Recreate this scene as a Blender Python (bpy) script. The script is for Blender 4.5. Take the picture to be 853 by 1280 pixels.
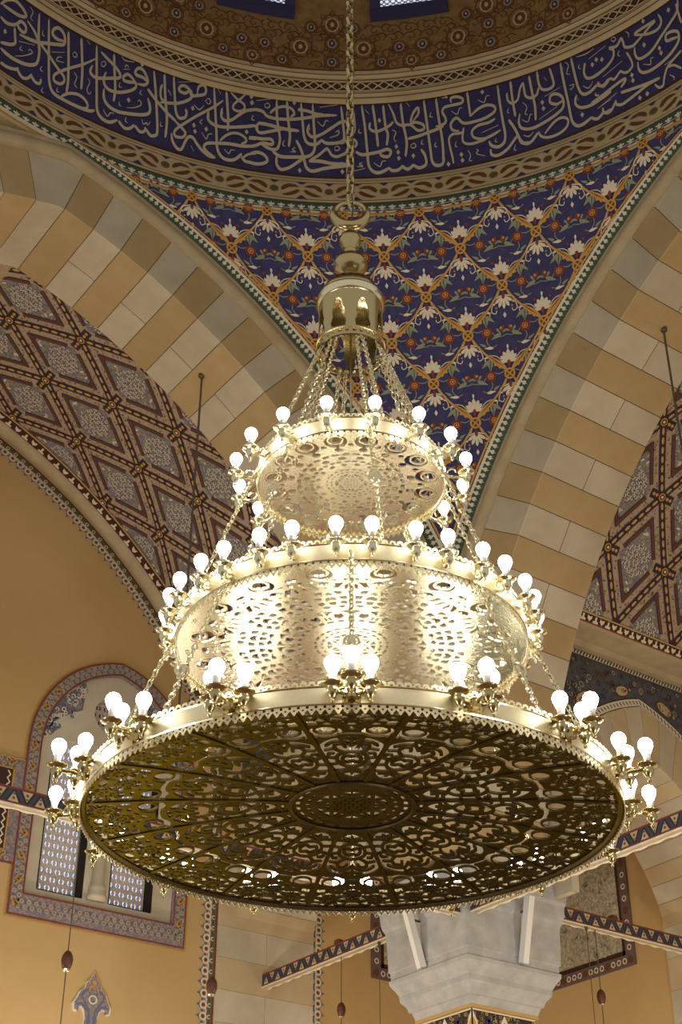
import bpy, math, random
import numpy as np
from math import sin, cos, pi, sqrt, radians, degrees, atan2, hypot
from mathutils import Matrix, Vector, Euler
random.seed(7)
for o in list(bpy.data.objects):
    bpy.data.objects.remove(o)
SC = bpy.context.scene
COL = SC.collection

# ------------------------------------------------------------------ camera
cam_d = bpy.data.cameras.new('camera')
cam_d.sensor_fit = 'VERTICAL'
cam_d.sensor_height = 36.0
cam_d.lens = 1809.95 / 1280 * 36.0
cam_d.clip_end = 200
cam = bpy.data.objects.new('camera', cam_d)
COL.objects.link(cam)
_r = Vector((0.81017743, -0.5861826, 0.00157992))
_u = Vector((-0.32322346, -0.44448338, 0.83544068))
_f = Vector((0.48901854, 0.67736585, 0.54957837))
cam.matrix_world = Matrix(((_r.x, _u.x, -_f.x, -4.6554), (_r.y, _u.y, -_f.y, -6.3358), (_r.z, _u.z, -_f.z, 1.65), (0, 0, 0, 1)))
SC.camera = cam

# ------------------------------------------------------------------ world, lamps of the hall, exposure
world = bpy.data.worlds.new('world')
SC.world = world
world.use_nodes = True
world.node_tree.nodes['Background'].inputs[0].default_value = (1.0, 0.93, 0.82, 1)
world.node_tree.nodes['Background'].inputs[1].default_value = 0.45
BULB = 23.0
def lamp(name, loc, power, radius=0.25, color=(1.0, 0.935, 0.82)):
    l = bpy.data.lights.new(name, 'POINT'); l.energy = power; l.shadow_soft_size = radius; l.color = color
    o = bpy.data.objects.new(name, l); COL.objects.link(o); o.location = loc
    return o
# ring of small pendant lamps hanging on long cords, all below the frame
for nm, loc, pw in (('hanging_lamp', (2.5, 8.4, 3.2), 250), ('hanging_lamp', (8.4, 2.5, 3.2), 250), ('hanging_lamp', (-3.0, 8.4, 3.2), 220),
                    ('hanging_lamp', (8.8, 8.8, 3.4), 80), ('hanging_lamp', (1.5, 5.0, 2.6), 150), ('hanging_lamp', (5.0, 1.5, 2.6), 150), ('hanging_lamp', (-4.5, 1.0, 2.6), 190),
                    ('hanging_lamp', (1.0, -4.5, 2.6), 190)):
    lamp(nm, loc, pw)
SC.view_settings.view_transform = 'Standard'
SC.view_settings.look = 'None'
SC.view_settings.gamma = 1.0
SC.view_settings.use_curve_mapping = False
SC.view_settings.exposure = 0.2

# ------------------------------------------------------------------ layout constants (metres)
A = 6.0            # half side of the square under the dome
E = 1.8276         # offset of the arc centres of the two-centred arches
R = A + E          # intrados radius
ZS = 6.8756        # springing height
RO = R + 1.047     # edge of the pendentive
TS = 1.32          # depth of the stone arch
W = 10.33          # outer walls
AP = degrees(math.asin(E / R))   # angle of the apex
VA = 53.692        # azimuth from the camera to the dome axis
Z1, Z2, Z3 = 4.70, 5.796, 7.02   # chandelier tiers
R1, R2, R3 = 1.516, 1.0615, 0.607

# ------------------------------------------------------------------ helpers
def put(o, parent=None, label=None, cat=None, group=None, kind=None):
    COL.objects.link(o)
    if parent is not None: o.parent = parent
    if label: o['label'] = label
    if cat: o['category'] = cat
    if group: o['group'] = group
    if kind: o['kind'] = kind
    return o
def me_of(name, V, F, mats, idx=None, smooth=False):
    me = bpy.data.meshes.new(name)
    me.from_pydata([tuple(v) for v in V], [], F)
    for m in (mats if isinstance(mats, (list, tuple)) else [mats]): me.materials.append(m)
    if idx is not None: me.polygons.foreach_set('material_index', idx)
    if smooth: me.polygons.foreach_set('use_smooth', [True] * len(F))
    me.update()
    return me
def obj(name, me, parent=None, label=None, cat=None, group=None, kind=None):
    return put(bpy.data.objects.new(name, me), parent, label, cat, group, kind)
def empty(name, loc=(0, 0, 0), rz=0, parent=None, **k):
    o = bpy.data.objects.new(name, None); o.location = loc; o.rotation_euler = (0, 0, rz); o.empty_display_size = .1
    return put(o, parent, **k)

class MB:
    """collects simple solids into one mesh"""
    def __init__(s): s.V = []; s.F = []
    def box(s, c, d, rot=None, bev=0):
        x, y, z = d[0] / 2, d[1] / 2, d[2] / 2
        pts = [Vector((sx * x, sy * y, sz * z)) for sz in (-1, 1) for sy in (-1, 1) for sx in (-1, 1)]
        if rot is not None: pts = [rot @ p for p in pts]
        n = len(s.V); s.V += [tuple(p + Vector(c)) for p in pts]
        s.F += [[n + i for i in f] for f in ((0, 2, 3, 1), (4, 5, 7, 6), (0, 1, 5, 4), (2, 6, 7, 3), (0, 4, 6, 2), (1, 3, 7, 5))]
        return s
    def frustum(s, z0, h0, z1, h1, c=(0, 0), caps=True):
        n = len(s.V)
        for z, h in ((z0, h0), (z1, h1)):
            s.V += [(c[0] - h, c[1] - h, z), (c[0] + h, c[1] - h, z), (c[0] + h, c[1] + h, z), (c[0] - h, c[1] + h, z)]
        for i in range(4): j = (i + 1) % 4; s.F.append([n + i, n + j, n + 4 + j, n + 4 + i])
        if caps: s.F += [[n + 3, n + 2, n + 1, n], [n + 4, n + 5, n + 6, n + 7]]
        return s
    def lathe(s, prof, n=16, c=(0, 0, 0), M=None):
        b = len(s.V)
        for r, z in prof:
            for i in range(n):
                a = 2 * pi * i / n; p = Vector((r * cos(a), r * sin(a), z))
                if M is not None: p = M @ p
                s.V.append((p.x + c[0], p.y + c[1], p.z + c[2]))
        for k in range(len(prof) - 1):
            for i in range(n):
                j = (i + 1) % n; s.F.append([b + k * n + i, b + k * n + j, b + (k + 1) * n + j, b + (k + 1) * n + i])
        if prof[0][0] > 1e-6: s.F.append([b + i for i in range(n)][::-1])
        if prof[-1][0] > 1e-6: s.F.append([b + (len(prof) - 1) * n + i for i in range(n)])
        return s
    def tube(s, pts, r, n=6, closed=False):
        pts = [Vector(p) for p in pts]; b = len(s.V); m = len(pts)
        up = None
        for k, p in enumerate(pts):
            t = ((pts[(k + 1) % m] - pts[k - 1]) if closed else (pts[min(k + 1, m - 1)] - pts[max(k - 1, 0)])).normalized()
            if up is None: up = Vector((0, 0, 1)) if abs(t.z) < .9 else Vector((1, 0, 0))
            x = t.cross(up).normalized(); y = x.cross(t).normalized(); up = y
            rr = r[k] if isinstance(r, (list, tuple)) else r
            for i in range(n):
                a = 2 * pi * i / n; q = p + x * (rr * cos(a)) + y * (rr * sin(a)); s.V.append(tuple(q))
        for k in range(m if closed else m - 1):
            k2 = (k + 1) % m
            for i in range(n):
                j = (i + 1) % n; s.F.append([b + k * n + i, b + k * n + j, b + k2 * n + j, b + k2 * n + i])
        if not closed: s.F += [[b + i for i in range(n)][::-1], [b + (m - 1) * n + i for i in range(n)]]
        return s
    def grid(s, fn, us, vs, flip=False):
        b = len(s.V); nv = len(vs)
        for u in us:
            for v in vs: s.V.append(tuple(fn(u, v)))
        for i in range(len(us) - 1):
            for j in range(nv - 1):
                f = [b + i * nv + j, b + (i + 1) * nv + j, b + (i + 1) * nv + j + 1, b + i * nv + j + 1]
                s.F.append(f[::-1] if flip else f)
        return s
    def build(s, name, mat, parent=None, smooth=False, **k):
        return obj(name, me_of(name, s.V, s.F, mat, smooth=smooth), parent, **k)

def lin(a, b, n): return [a + (b - a) * i / n for i in range(n + 1)]
def cr(P, n=4, closed=False):
    """Catmull-Rom through the points"""
    if len(P) < 3 and not closed: return [tuple(p) for p in P]
    out = []; m = len(P)
    for i in range(m if closed else m - 1):
        g = (lambda k: P[k % m]) if closed else (lambda k: P[min(max(k, 0), m - 1)])
        p0, p1, p2, p3 = g(i - 1), g(i), g(i + 1), g(i + 2)
        for q in range(n):
            t = q / n
            out.append(tuple(.5 * (2 * p1[d] + (p2[d] - p0[d]) * t + (2 * p0[d] - 5 * p1[d] + 4 * p2[d] - p3[d]) * t * t + (3 * p1[d] - p0[d] - 3 * p2[d] + p3[d]) * t ** 3) for d in (0, 1)))
    if not closed: out.append(tuple(P[-1]))
    return out

class Orn:
    """flat painted ornament: 2-D shapes laid on a surface by a mapping (u, v, height) -> point"""
    def __init__(s): s.V = []; s.F = []; s.I = []; s.mats = []; s.T = (0, 0, 0, 1, 1)
    def mi(s, m):
        if m not in s.mats: s.mats.append(m)
        return s.mats.index(m)
    def at(s, u=0, v=0, rot=0, k=1, mir=1): s.T = (u, v, rot, k, mir); return s
    def p(s, q):
        u, v, a, k, mir = s.T; x, y = q[0] * k * mir, q[1] * k; c, d = cos(a), sin(a)
        return (u + x * c - y * d, v + x * d + y * c)
    def poly(s, P, m, h=0, fan=True):
        b = len(s.V); Q = [s.p(q) for q in P]; n = len(Q); i = s.mi(m)
        if fan:
            s.V.append((sum(q[0] for q in Q) / n, sum(q[1] for q in Q) / n, h)); s.V += [(q[0], q[1], h) for q in Q]
            for k in range(n): s.F.append([b, b + 1 + k, b + 1 + (k + 1) % n]); s.I.append(i)
        else:
            s.V += [(q[0], q[1], h) for q in Q]; s.F.append([b + k for k in range(n)]); s.I.append(i)
    def rib(s, P, w, m, h=0, taper=0, closed=False):
        b = len(s.V); Q = [s.p(q) for q in P]; n = len(Q); i = s.mi(m); k_ = s.T[3]
        for k in range(n):
            q0 = Q[k - 1] if closed else Q[max(k - 1, 0)]; q1 = Q[(k + 1) % n] if closed else Q[min(k + 1, n - 1)]
            dx, dy = q1[0] - q0[0], q1[1] - q0[1]; l = hypot(dx, dy) or 1
            ww = (w[k] if isinstance(w, (list, tuple)) else w) * k_ / 2
            if taper and not closed:
                t = k / (n - 1); ww *= (1 - taper * abs(2 * t - 1) ** 2) if taper > 0 else (1 + taper * t)
            s.V += [(Q[k][0] - dy / l * ww, Q[k][1] + dx / l * ww, h), (Q[k][0] + dy / l * ww, Q[k][1] - dx / l * ww, h)]
        for k in range(n if closed else n - 1):
            k2 = (k + 1) % n; s.F.append([b + 2 * k, b + 2 * k + 1, b + 2 * k2 + 1, b + 2 * k2]); s.I.append(i)
    def disc(s, c, r, m, h=0, n=10, ry=None):
        ry = ry or r; s.poly([(c[0] + r * cos(2 * pi * k / n), c[1] + ry * sin(2 * pi * k / n)) for k in range(n)], m, h)
    def ring(s, c, r, w, m, h=0, n=14, ry=None):
        ry = ry or r; s.rib([(c[0] + r * cos(2 * pi * k / n), c[1] + ry * sin(2 * pi * k / n)) for k in range(n)], w, m, h, closed=True)
    def petal(s, c, ang, l, w, m, h=0, blunt=.6):
        a = radians(ang); dx, dy = sin(a), cos(a)
        P = []
        for t, f in ((0, .12), (.3, .6), (blunt, 1), (.88, .72), (1, .12)): P.append((t * l, f * w / 2))
        Q = [(c[0] + dx * t - dy * f, c[1] + dy * t + dx * f) for t, f in P] + [(c[0] + dx * t + dy * f, c[1] + dy * t - dx * f) for t, f in P[::-1]]
        s.poly(Q, m, h)
    def rect(s, u0, u1, v0, v1, m, h=0, nu=1, nv=1):
        i = s.mi(m); b = len(s.V)
        for a in range(nu + 1):
            for c in range(nv + 1):
                q = s.p((u0 + (u1 - u0) * a / nu, v0 + (v1 - v0) * c / nv)); s.V.append((q[0], q[1], h))
        for a in range(nu):
            for c in range(nv): s.F.append([b + a * (nv + 1) + c, b + (a + 1) * (nv + 1) + c, b + (a + 1) * (nv + 1) + c + 1, b + a * (nv + 1) + c + 1]); s.I.append(i)
    def build(s, name, fn, parent=None, **k):
        V = [fn(*v) for v in s.V]
        return obj(name, me_of(name, V, s.F, s.mats, s.I), parent, **k)

def pierced(name, field, us, vs, fn, mat, smooth=False):
    """plate with holes: keeps field > 0 on a (u, v) grid, fn(u, v, side) with side 0 / 1 for the two faces"""
    U, Vv = np.meshgrid(us, vs, indexing='ij'); S = field(U, Vv); S = np.where(np.abs(S) < 1e-6, 1e-6, S)
    nu, nv = len(us), len(vs); key = {}; pts = []; F = []; Wl = []
    def vert(k, u, v):
        if k not in key: key[k] = len(pts); pts.append((u, v))
        return key[k]
    pos = S > 0
    anyc = pos[:-1, :-1] | pos[1:, :-1] | pos[1:, 1:] | pos[:-1, 1:]
    for i, j in zip(*np.nonzero(anyc)):
        cs = ((i, j), (i + 1, j), (i + 1, j + 1), (i, j + 1)); poly = []; cross = []
        for q in range(4):
            a, b = cs[q], cs[(q + 1) % 4]; sa, sb = S[a], S[b]
            if sa > 0: poly.append(vert(a, us[a[0]], vs[a[1]])); cross.append(False)
            if (sa > 0) != (sb > 0):
                t = sa / (sa - sb); k = (a, b) if a < b else (b, a)
                poly.append(vert(k, us[a[0]] + (us[b[0]] - us[a[0]]) * t, vs[a[1]] + (vs[b[1]] - vs[a[1]]) * t)); cross.append(True)
        if len(poly) < 3: continue
        F.append(poly)
        m = len(poly)
        for q in range(m):
            if cross[q] and cross[(q + 1) % m]: Wl.append((poly[q], poly[(q + 1) % m]))
    n = len(pts)
    V = [fn(u, v, 0) for u, v in pts] + [fn(u, v, 1) for u, v in pts]
    FF = [f for f in F] + [[n + i for i in f[::-1]] for f in F] + [[b, a, n + a, n + b] for a, b in Wl]
    return me_of(name, V, FF, mat)
# ------------------------------------------------------------------ materials
def srgb(r, g, b):
    f = lambda c: (c / 255 / 12.92) if c <= 10 else ((c / 255 + .055) / 1.055) ** 2.4
    return (f(r), f(g), f(b), 1)
def PM(name, col, rough=.7, metal=0.0, noise=None, rand=0.0, bump=0.0, emit=None, spec=.4):
    m = bpy.data.materials.new(name); m.use_nodes = True; nt = m.node_tree; b = nt.nodes['Principled BSDF']
    b.inputs['Base Color'].default_value = col; b.inputs['Roughness'].default_value = rough; b.inputs['Metallic'].default_value = metal
    b.inputs['Specular IOR Level'].default_value = spec
    out = None
    if noise:
        tc = nt.nodes.new('ShaderNodeTexCoord'); ns = nt.nodes.new('ShaderNodeTexNoise')
        ns.inputs['Scale'].default_value = noise[0]; ns.inputs['Detail'].default_value = 5; ns.inputs['Roughness'].default_value = .6
        nt.links.new(tc.outputs['Object'], ns.inputs['Vector'])
        rp = nt.nodes.new('ShaderNodeValToRGB'); rp.color_ramp.elements[0].position = .35; rp.color_ramp.elements[1].position = .68
        rp.color_ramp.elements[0].color = noise[1]; rp.color_ramp.elements[1].color = col
        nt.links.new(ns.outputs['Fac'], rp.inputs['Fac']); out = rp.outputs['Color']
        if bump:
            bp = nt.nodes.new('ShaderNodeBump'); bp.inputs['Strength'].default_value = bump; bp.inputs['Distance'].default_value = .02
            nt.links.new(ns.outputs['Fac'], bp.inputs['Height']); nt.links.new(bp.outputs['Normal'], b.inputs['Normal'])
    if rand:
        oi = nt.nodes.new('ShaderNodeObjectInfo'); mr = nt.nodes.new('ShaderNodeMapRange')
        mr.inputs['To Min'].default_value = 1 - rand; mr.inputs['To Max'].default_value = 1 + rand
        nt.links.new(oi.outputs['Random'], mr.inputs['Value'])
        hs = nt.nodes.new('ShaderNodeHueSaturation'); hs.inputs['Color'].default_value = col
        if out: nt.links.new(out, hs.inputs['Color'])
        nt.links.new(mr.outputs['Result'], hs.inputs['Value']); out = hs.outputs['Color']
    if out: nt.links.new(out, b.inputs['Base Color'])
    if emit:
        b.inputs['Emission Color'].default_value = emit[0]; b.inputs['Emission Strength'].default_value = emit[1]
    return m
M = {}
M['pale'] = PM('pale_stone', srgb(204, 194, 170), .75, noise=(1.6, srgb(188, 176, 150)), rand=.07, bump=.08)
M['ochre_stone'] = PM('ochre_stone', srgb(190, 166, 122), .75, noise=(1.4, srgb(178, 152, 106)), rand=.07, bump=.08)
M['pale2'] = PM('warm_pale_stone', srgb(204, 184, 146), .75, noise=(1.4, srgb(190, 168, 128)), rand=.06)
M['mortar'] = PM('mortar', srgb(120, 104, 78), .9)
M['mould'] = PM('moulded_stone', srgb(190, 174, 140), .7, noise=(3, srgb(174, 156, 120)))
M['marble'] = PM('grey_marble', srgb(192, 190, 184), .5, noise=(5, srgb(166, 166, 164)))
M['marble_white'] = PM('white_enamel', srgb(240, 238, 232), .5)
M['wall'] = PM('ochre_plaster', srgb(202, 170, 116), .8, noise=(.7, srgb(194, 160, 104)))
M['field'] = PM('vault_field', srgb(190, 170, 142), .8, noise=(30, srgb(168, 144, 116)))
M['arab'] = PM('grey_arabesque_ground', srgb(162, 152, 134), .8, noise=(34, srgb(98, 98, 116)))
M['floor'] = PM('carpet', srgb(128, 98, 76), .95)
M['blue'] = PM('ultramarine_paint', srgb(62, 61, 108), .7, noise=(9, srgb(50, 49, 92)))
M['dblue'] = PM('dark_blue_paint', srgb(54, 54, 92), .7)
M['sblue'] = PM('slate_blue_paint', srgb(98, 108, 132), .7)
M['gold'] = PM('gold_paint', srgb(200, 150, 70), .5)
M['gold2'] = PM('pale_gold_paint', srgb(196, 160, 98), .55)
M['brown'] = PM('brown_paint', srgb(104, 66, 36), .7)
M['dbrown'] = PM('dark_brown_paint', srgb(66, 42, 30), .7)
M['red'] = PM('red_brown_paint', srgb(132, 58, 34), .7)
M['green'] = PM('bottle_green_paint', srgb(62, 88, 70), .7)
M['sage'] = PM('sage_green_paint', srgb(140, 148, 118), .7)
M['white'] = PM('off_white_paint', srgb(224, 214, 190), .7)
M['cream'] = PM('cream_paint', srgb(196, 178, 140), .7, noise=(2.5, srgb(184, 164, 124)))
M['letter'] = PM('letter_paint', srgb(198, 186, 158), .65)
M['olive'] = PM('olive_paint', srgb(104, 92, 50), .7)
M['pink'] = PM('pink_beige_paint', srgb(206, 176, 150), .7)
M['domefield'] = PM('dome_field', srgb(150, 122, 78), .75, noise=(7, srgb(128, 98, 56)))
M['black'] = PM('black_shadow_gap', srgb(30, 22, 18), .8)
M['metal'] = PM('polished_brass', srgb(232, 223, 190), .22, 1.0)
M['rimmetal'] = PM('satin_brass', srgb(228, 216, 178), .48, 1.0, noise=(40, srgb(222, 210, 176)))
M['brass'] = PM('aged_brass', srgb(184, 170, 126), .24, 1.0)
M['shademetal'] = PM('shaded_brass_plate', srgb(90, 78, 53), .5, 1.0, noise=(6, srgb(76, 66, 43)))  # same brass as above, the unlit underside's shade put into its colour
M['shademetal'].node_tree.nodes['Principled BSDF'].inputs['Specular Tint'].default_value = (.50, .46, .36, 1)
M['iron'] = PM('dark_iron', srgb(96, 86, 70), .6, .2)
M['wood'] = PM('dark_wood_ball', srgb(92, 52, 34), .4)
M['neck'] = PM('white_plastic_neck', srgb(236, 234, 230), .4)
M['bulb'] = PM('lit_bulb', srgb(255, 255, 255), .3, emit=((1.0, 0.95, 0.86, 1), BULB))
M['carved'] = PM('carved_stone', srgb(212, 202, 174), .85, noise=(22, srgb(156, 144, 116)), bump=.8)
M['glass'] = PM('daylit_pane', srgb(150, 170, 210), .2, emit=((.68, .78, 1.0, 1), .8))
M['plaster'] = PM('pierced_plaster', srgb(226, 212, 194), .8, noise=(40, srgb(176, 164, 162)))

# ------------------------------------------------------------------ arch and vault geometry
def arch_pt(ang, rad=R):
    """(s, z) on the two-centred arch; ang in degrees measured from the arc's own vertical, sign = side"""
    sg = 1 if ang >= 0 else -1; a = radians(abs(ang)); return sg * (rad * sin(a) - E), ZS + rad * cos(a)
def apang(rad): return degrees(math.asin(E / rad))
def LMAP(s, d, z): return (s, A + d, z)      # left arm: arch in the plane y = A, depth along +y
def RMAP(s, d, z): return (A + d, s, z)      # right arm: arch in the plane x = A, depth along +x

def wedge(r0, r1, d0, d1, a0, a1, M_):
    V = []
    for a in (a0, a1):
        for r in (r0, r1):
            for d in (d0, d1):
                V.append(M_(r * sin(radians(a)) - E, d, ZS + r * cos(radians(a))))
    F = [[0, 1, 3, 2], [4, 6, 7, 5], [0, 4, 5, 1], [2, 3, 7, 6], [0, 2, 6, 4], [1, 5, 7, 3]]
    return V, F

PITCH = 3.06
def chamfer_wedge(r0, r1, d0, d1, half, M_, c=.012):
    """voussoir centred on angle 0 about the arc centre, its intrados and front arrises chamfered"""
    g = .005
    pr = [(r0 + c, d0), (r0, d0 + c), (r0, d1 - c), (r0 + c, d1), (r1, d1), (r1, d0)]
    V = []; n = len(pr)
    for sgn in (-1, 1):
        for r, d in pr:
            a = sgn * (radians(half) - g / r); V.append(M_(r * sin(a), d, r * cos(a)))
    F = [[i, (i + 1) % n, n + (i + 1) % n, n + i] for i in range(n)] + [list(range(n))[::-1], [n + i for i in range(n)]]
    return V, F

def stone_arch(name, MAP, firsts, k0, key, label, swap):
    root = empty(name, MAP(0, 0, ZS), label=label, cat='arch', kind='structure')
    base = Vector(root.location)
    rin, rout = R, R + .76
    kinds = {}
    for nm, d0, d1, mt in (('ochre', 0, TS, 'ochre_stone'), ('pa', 0, .68, 'pale'), ('pb', .69, TS, 'pale')):
        V, F = chamfer_wedge(rin, rout, d0, d1, PITCH / 2, (lambda s, d, z: (s, d, z)) if not swap else (lambda s, d, z: (d, s, z)))
        kinds[nm] = me_of('stone', V, F, M[mt])
    for side in (1, -1):
        a = firsts[0 if side > 0 else 1]; k = k0
        while a < 84:
            ang = a + PITCH / 2
            for nm in (('ochre',) if k % 2 == 0 else ('pa', 'pb')):
                o = obj('stone', kinds[nm], root)
                o.location = Vector(MAP(-E * side, 0, ZS)) - base
                th = radians(ang) * side
                o.rotation_euler = (0, th, 0) if not swap else (-th, 0, 0)
            a += PITCH; k += 1
    # keystone closing the apex
    P = [arch_pt(-firsts[1], rin), (0, ZS + sqrt(rin * rin - E * E)), arch_pt(firsts[0], rin), arch_pt(firsts[0], rout), (0, ZS + sqrt(rout * rout - E * E)), arch_pt(-firsts[1], rout)]
    V = [Vector(MAP(x + (.005 if x < 0 else -.005 if x > 0 else 0), d, z)) - base for d in (0, TS) for x, z in P]
    obj('stone', me_of('stone', V, [[0, 1, 2, 3, 4, 5], [11, 10, 9, 8, 7, 6]] + [[i, (i + 1) % 6, 6 + (i + 1) % 6, 6 + i] for i in range(6)], M[key]), root)
    first = AP
    # mortar bed behind the joints
    mb = MB(); angs = lin(first - 1, 86, 40)
    for sg in (1, -1):
        mb.grid(lambda a, k: Vector(MAP(*(lambda sz: (sz[0], (.012, .012, TS - .012, TS - .012)[k], sz[1]))(arch_pt(sg * a, (rout, rin + .014, rin + .014, rout)[k])))) - base, angs, [0, 1, 2, 3])
    mb.build('mortar_bed', M['mortar'], root)
    # round moulding along the extrados and the flat fillet behind the dentil band
    mb = MB(); prof = [(.75, -.005), (.765, -.05), (.80, -.085), (.85, -.095), (.90, -.085), (.935, -.06), (.945, -.03), (.97, -.045), (1.0, -.05), (1.03, -.035), (1.06, -.004), (1.06, .05)]
    for sg in (1, -1):
        mb.grid(lambda a, k: Vector(MAP(*(lambda sz: (sz[0], prof[k][1], sz[1]))((lambda rr: arch_pt(sg * (apang(rr) + (84 - apang(rr)) * a), rr))(R + prof[k][0])))) - base, lin(0, 1, 60), list(range(len(prof))))
    mb.build('moulding', M['mould'], root, smooth=True)
    return root
arch_left = stone_arch('stone_arch', LMAP, (14.0, 15.8), 0, 'pale', 'striped stone arch over the window wall, its painted vault behind', False)
arch_right = stone_arch('stone_arch', RMAP, (16.06, 16.06), 1, 'ochre_stone', 'striped stone arch at the photo edge, springing right of the marble capital', True)

# ------------------------------------------------------------------ pendentive
ZT = ZS + sqrt(RO * RO - E * E)
def rho(z):
    x = sqrt(max(RO * RO - (z - ZS) ** 2, 0)) - E; return sqrt(max(x, 0) ** 2 + A * A)
_zz = np.linspace(ZS + .3, ZT, 1500); _rr = np.array([rho(z) for z in _zz])
_ss = np.concatenate([[0], np.cumsum(np.hypot(np.diff(_zz), np.diff(_rr)))]); _ss -= _ss[-1]
def pend(u, v, h=0):
    v = min(v, -.012); z = float(np.interp(v, _ss, _zz)); r = rho(z); th = radians(45) + u / r
    return ((r - h) * cos(th), (r - h) * sin(th), z - h * .6)
mb = MB()
zs = [ZT - (ZT - ZS - .4) * (i / 60) ** 1.4 for i in range(61)]
def _pg(z, t):
    r = rho(z); x = sqrt(max(RO * RO - (z - ZS) ** 2, 0)) - E; a0 = atan2(x - .12, A); a1 = atan2(A, x - .12); th = a0 + (a1 - a0) * t
    return (r * cos(th), r * sin(th), z)
mb.grid(_pg, zs, lin(0, 1, 40))
pendentive = mb.build('ceiling_pendentive', M['blue'], smooth=True, label='blue painted pendentive with gold ogee lattice and white palmettes', cat='pendentive', kind='structure')
o_ = Orn(); HU, HV = .505, .573
def cell(o, u, v):
    o.at(u, v)
    L1, L2, L3, L4 = .004, .008, .012, .016
    # gold ogee straps down to the two lower knots
    for sg in (1, -1):
        o.at(u, v, 0, 1, sg)
        pts = cr([(.05, -.06), (.12, -.17), (.22, -.29), (.33, -.385), (.43, -.475), (.478, -.535)], 3); n = len(pts)
        w = [.026 + (.052 * max(0, 1 - abs(k / (n - 1) - .68) / .26)) for k in range(n)]
        o.rib(pts, w, M['gold'], L3)
        for (x, y, r) in ((.27, -.315, .022), (.33, -.43, .024), (.405, -.405, .022), (.385, -.475, .018)): o.disc((x, y), r, M['gold'], L3, 7)
        o.rib([(.25, -.31), (.33, -.385), (.42, -.462)], .012, M['brown'], L4, taper=.8)
        # rosettes beside the knot
        c = (.252, .0)
        for k in range(8): o.disc((c[0] + .05 * cos(k * pi / 4), c[1] + .05 * sin(k * pi / 4)), .026, M['red'], L2, 7)
        o.disc(c, .05, M['red'], L3, 10); o.ring(c, .033, .009, M['gold2'], L4, 10); o.disc(c, .016, M['gold'], L4, 8)
        # buds in the middle of the lozenge
        c = (.432, .02); o.petal((c[0], c[1] - .05), 20, .10, .06, M['red'], L2); o.petal((c[0] - .01, c[1] - .05), -35, .075, .035, M['sage'], L2); o.petal((c[0] + .02, c[1] - .05), 60, .07, .03, M['sage'], L2); o.disc((c[0] + .005, c[1] + .01), .018, M['gold'], L3, 7)
        # tall leaves and curled leaves
        o.petal((.25, .065), -4, .17, .075, M['sage'], L2, .4); o.rib([(.25, .08), (.24, .2)], .008, M['dblue'], L3)
        o.petal((.36, .12), -50, .14, .05, M['sage'], L2); o.petal((.30, -.10), 65, .15, .055, M['sage'], L2); o.petal((.14, -.13), 120, .1, .035, M['sage'], L2)
        o.petal((.20, -.20), 95, .12, .04, M['white'], L2); o.petal((.33, .24), -75, .11, .035, M['white'], L2)
        # pale vines
        o.rib(cr([(.06, .05), (.13, .02), (.19, .035)], 3), .012, M['sage'], L1)
        o.rib(cr([(.31, .0), (.36, -.06), (.43, -.08), (.505, -.06)], 3), .011, M['sage'], L1)
        o.rib(cr([(.25, -.06), (.24, -.13), (.30, -.2), (.37, -.18)], 3), .011, M['sage'], L1)
        o.rib(cr([(.10, .19), (.16, .25), (.25, .27), (.31, .22), (.28, .17)], 3), .011, M['white'], L1)
        o.rib(cr([(.09, -.2), (.15, -.24), (.17, -.32), (.12, -.35), (.1, -.31)], 3), .011, M['white'], L1)
        o.rib(cr([(.05, .06), (.10, .12)], 3), .012, M['white'], L1); o.rib(cr([(.05, -.07), (.075, -.13)], 3), .012, M['white'], L1)
        o.disc((.13, .11), .017, M['gold'], L2, 7); o.disc((.105, -.28), .012, M['gold'], L2, 7); o.disc((.40, -.27), .022, M['red'], L2, 8); o.disc((.19, .36), .018, M['red'], L2, 7)
    o.at(u, v)
    # knot
    o.disc((0, 0), .058, M['brown'], L3, 14); o.ring((0, 0), .062, .024, M['gold'], L4, 16)
    for a in (45, 135): c, s = cos(radians(a)) * .06, sin(radians(a)) * .06; o.rib([(-c, -s), (c, s)], .018, M['gold'], L4)
    # palmette standing on the knot
    for a, l in ((-82, .11), (-52, .135), (-26, .15), (0, .165), (26, .15), (52, .135), (82, .11)): o.petal((0, .155), a, l, .05, M['white'], L3, .75)
    o.petal((0, .08), 0, .1, .05, M['red'], L4)
    o.petal((0, .31), 0, .07, .03, M['white'], L3)
    # palmette hanging below
    for a, l in ((180, .17), (155, .16), (205, .16), (128, .14), (232, .14)): o.petal((0, -.135), a, l, .043, M['white'], L3, .75)
    for sg in (1, -1): o.at(u, v, 0, 1, sg); o.rib(cr([(.02, -.13), (.08, -.15), (.13, -.17), (.15, -.22), (.115, -.235)], 3), .016, M['white'], L3)
    o.at(u, v); o.petal((0, -.08), 180, .1, .045, M['red'], L4)
    o.poly([(0, -.345), (.022, -.385), (0, -.425), (-.022, -.385)], M['white'], L3)
for j in range(0, 13):
    v = -.09 - HV * j
    z = float(np.interp(v, _ss, _zz)); r = rho(z); x = sqrt(max(RO * RO - (z - ZS) ** 2, 0)) - E
    half = r * (atan2(A, x) - radians(45)) + .25
    k0 = 0 if j % 2 == 0 else .5
    kk = [k0 + k for k in range(-6, 7)]
    for k in kk:
        if abs(k * 2 * HU) < half: cell(o_, k * 2 * HU, v)
pat = o_.build('painted_lattice', pend, pendentive, kind='stuff')
def edge_map(MAPk):
    def f(s, rad, h=0):
        ang = s; sx, z = arch_pt(ang, rad); sx = sx; r = rho(z)
        y = sqrt(max(r * r - sx * sx, 0)) - h - .006
        return (sx, y, z) if MAPk == 0 else (y, sx, z)
    return f
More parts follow.
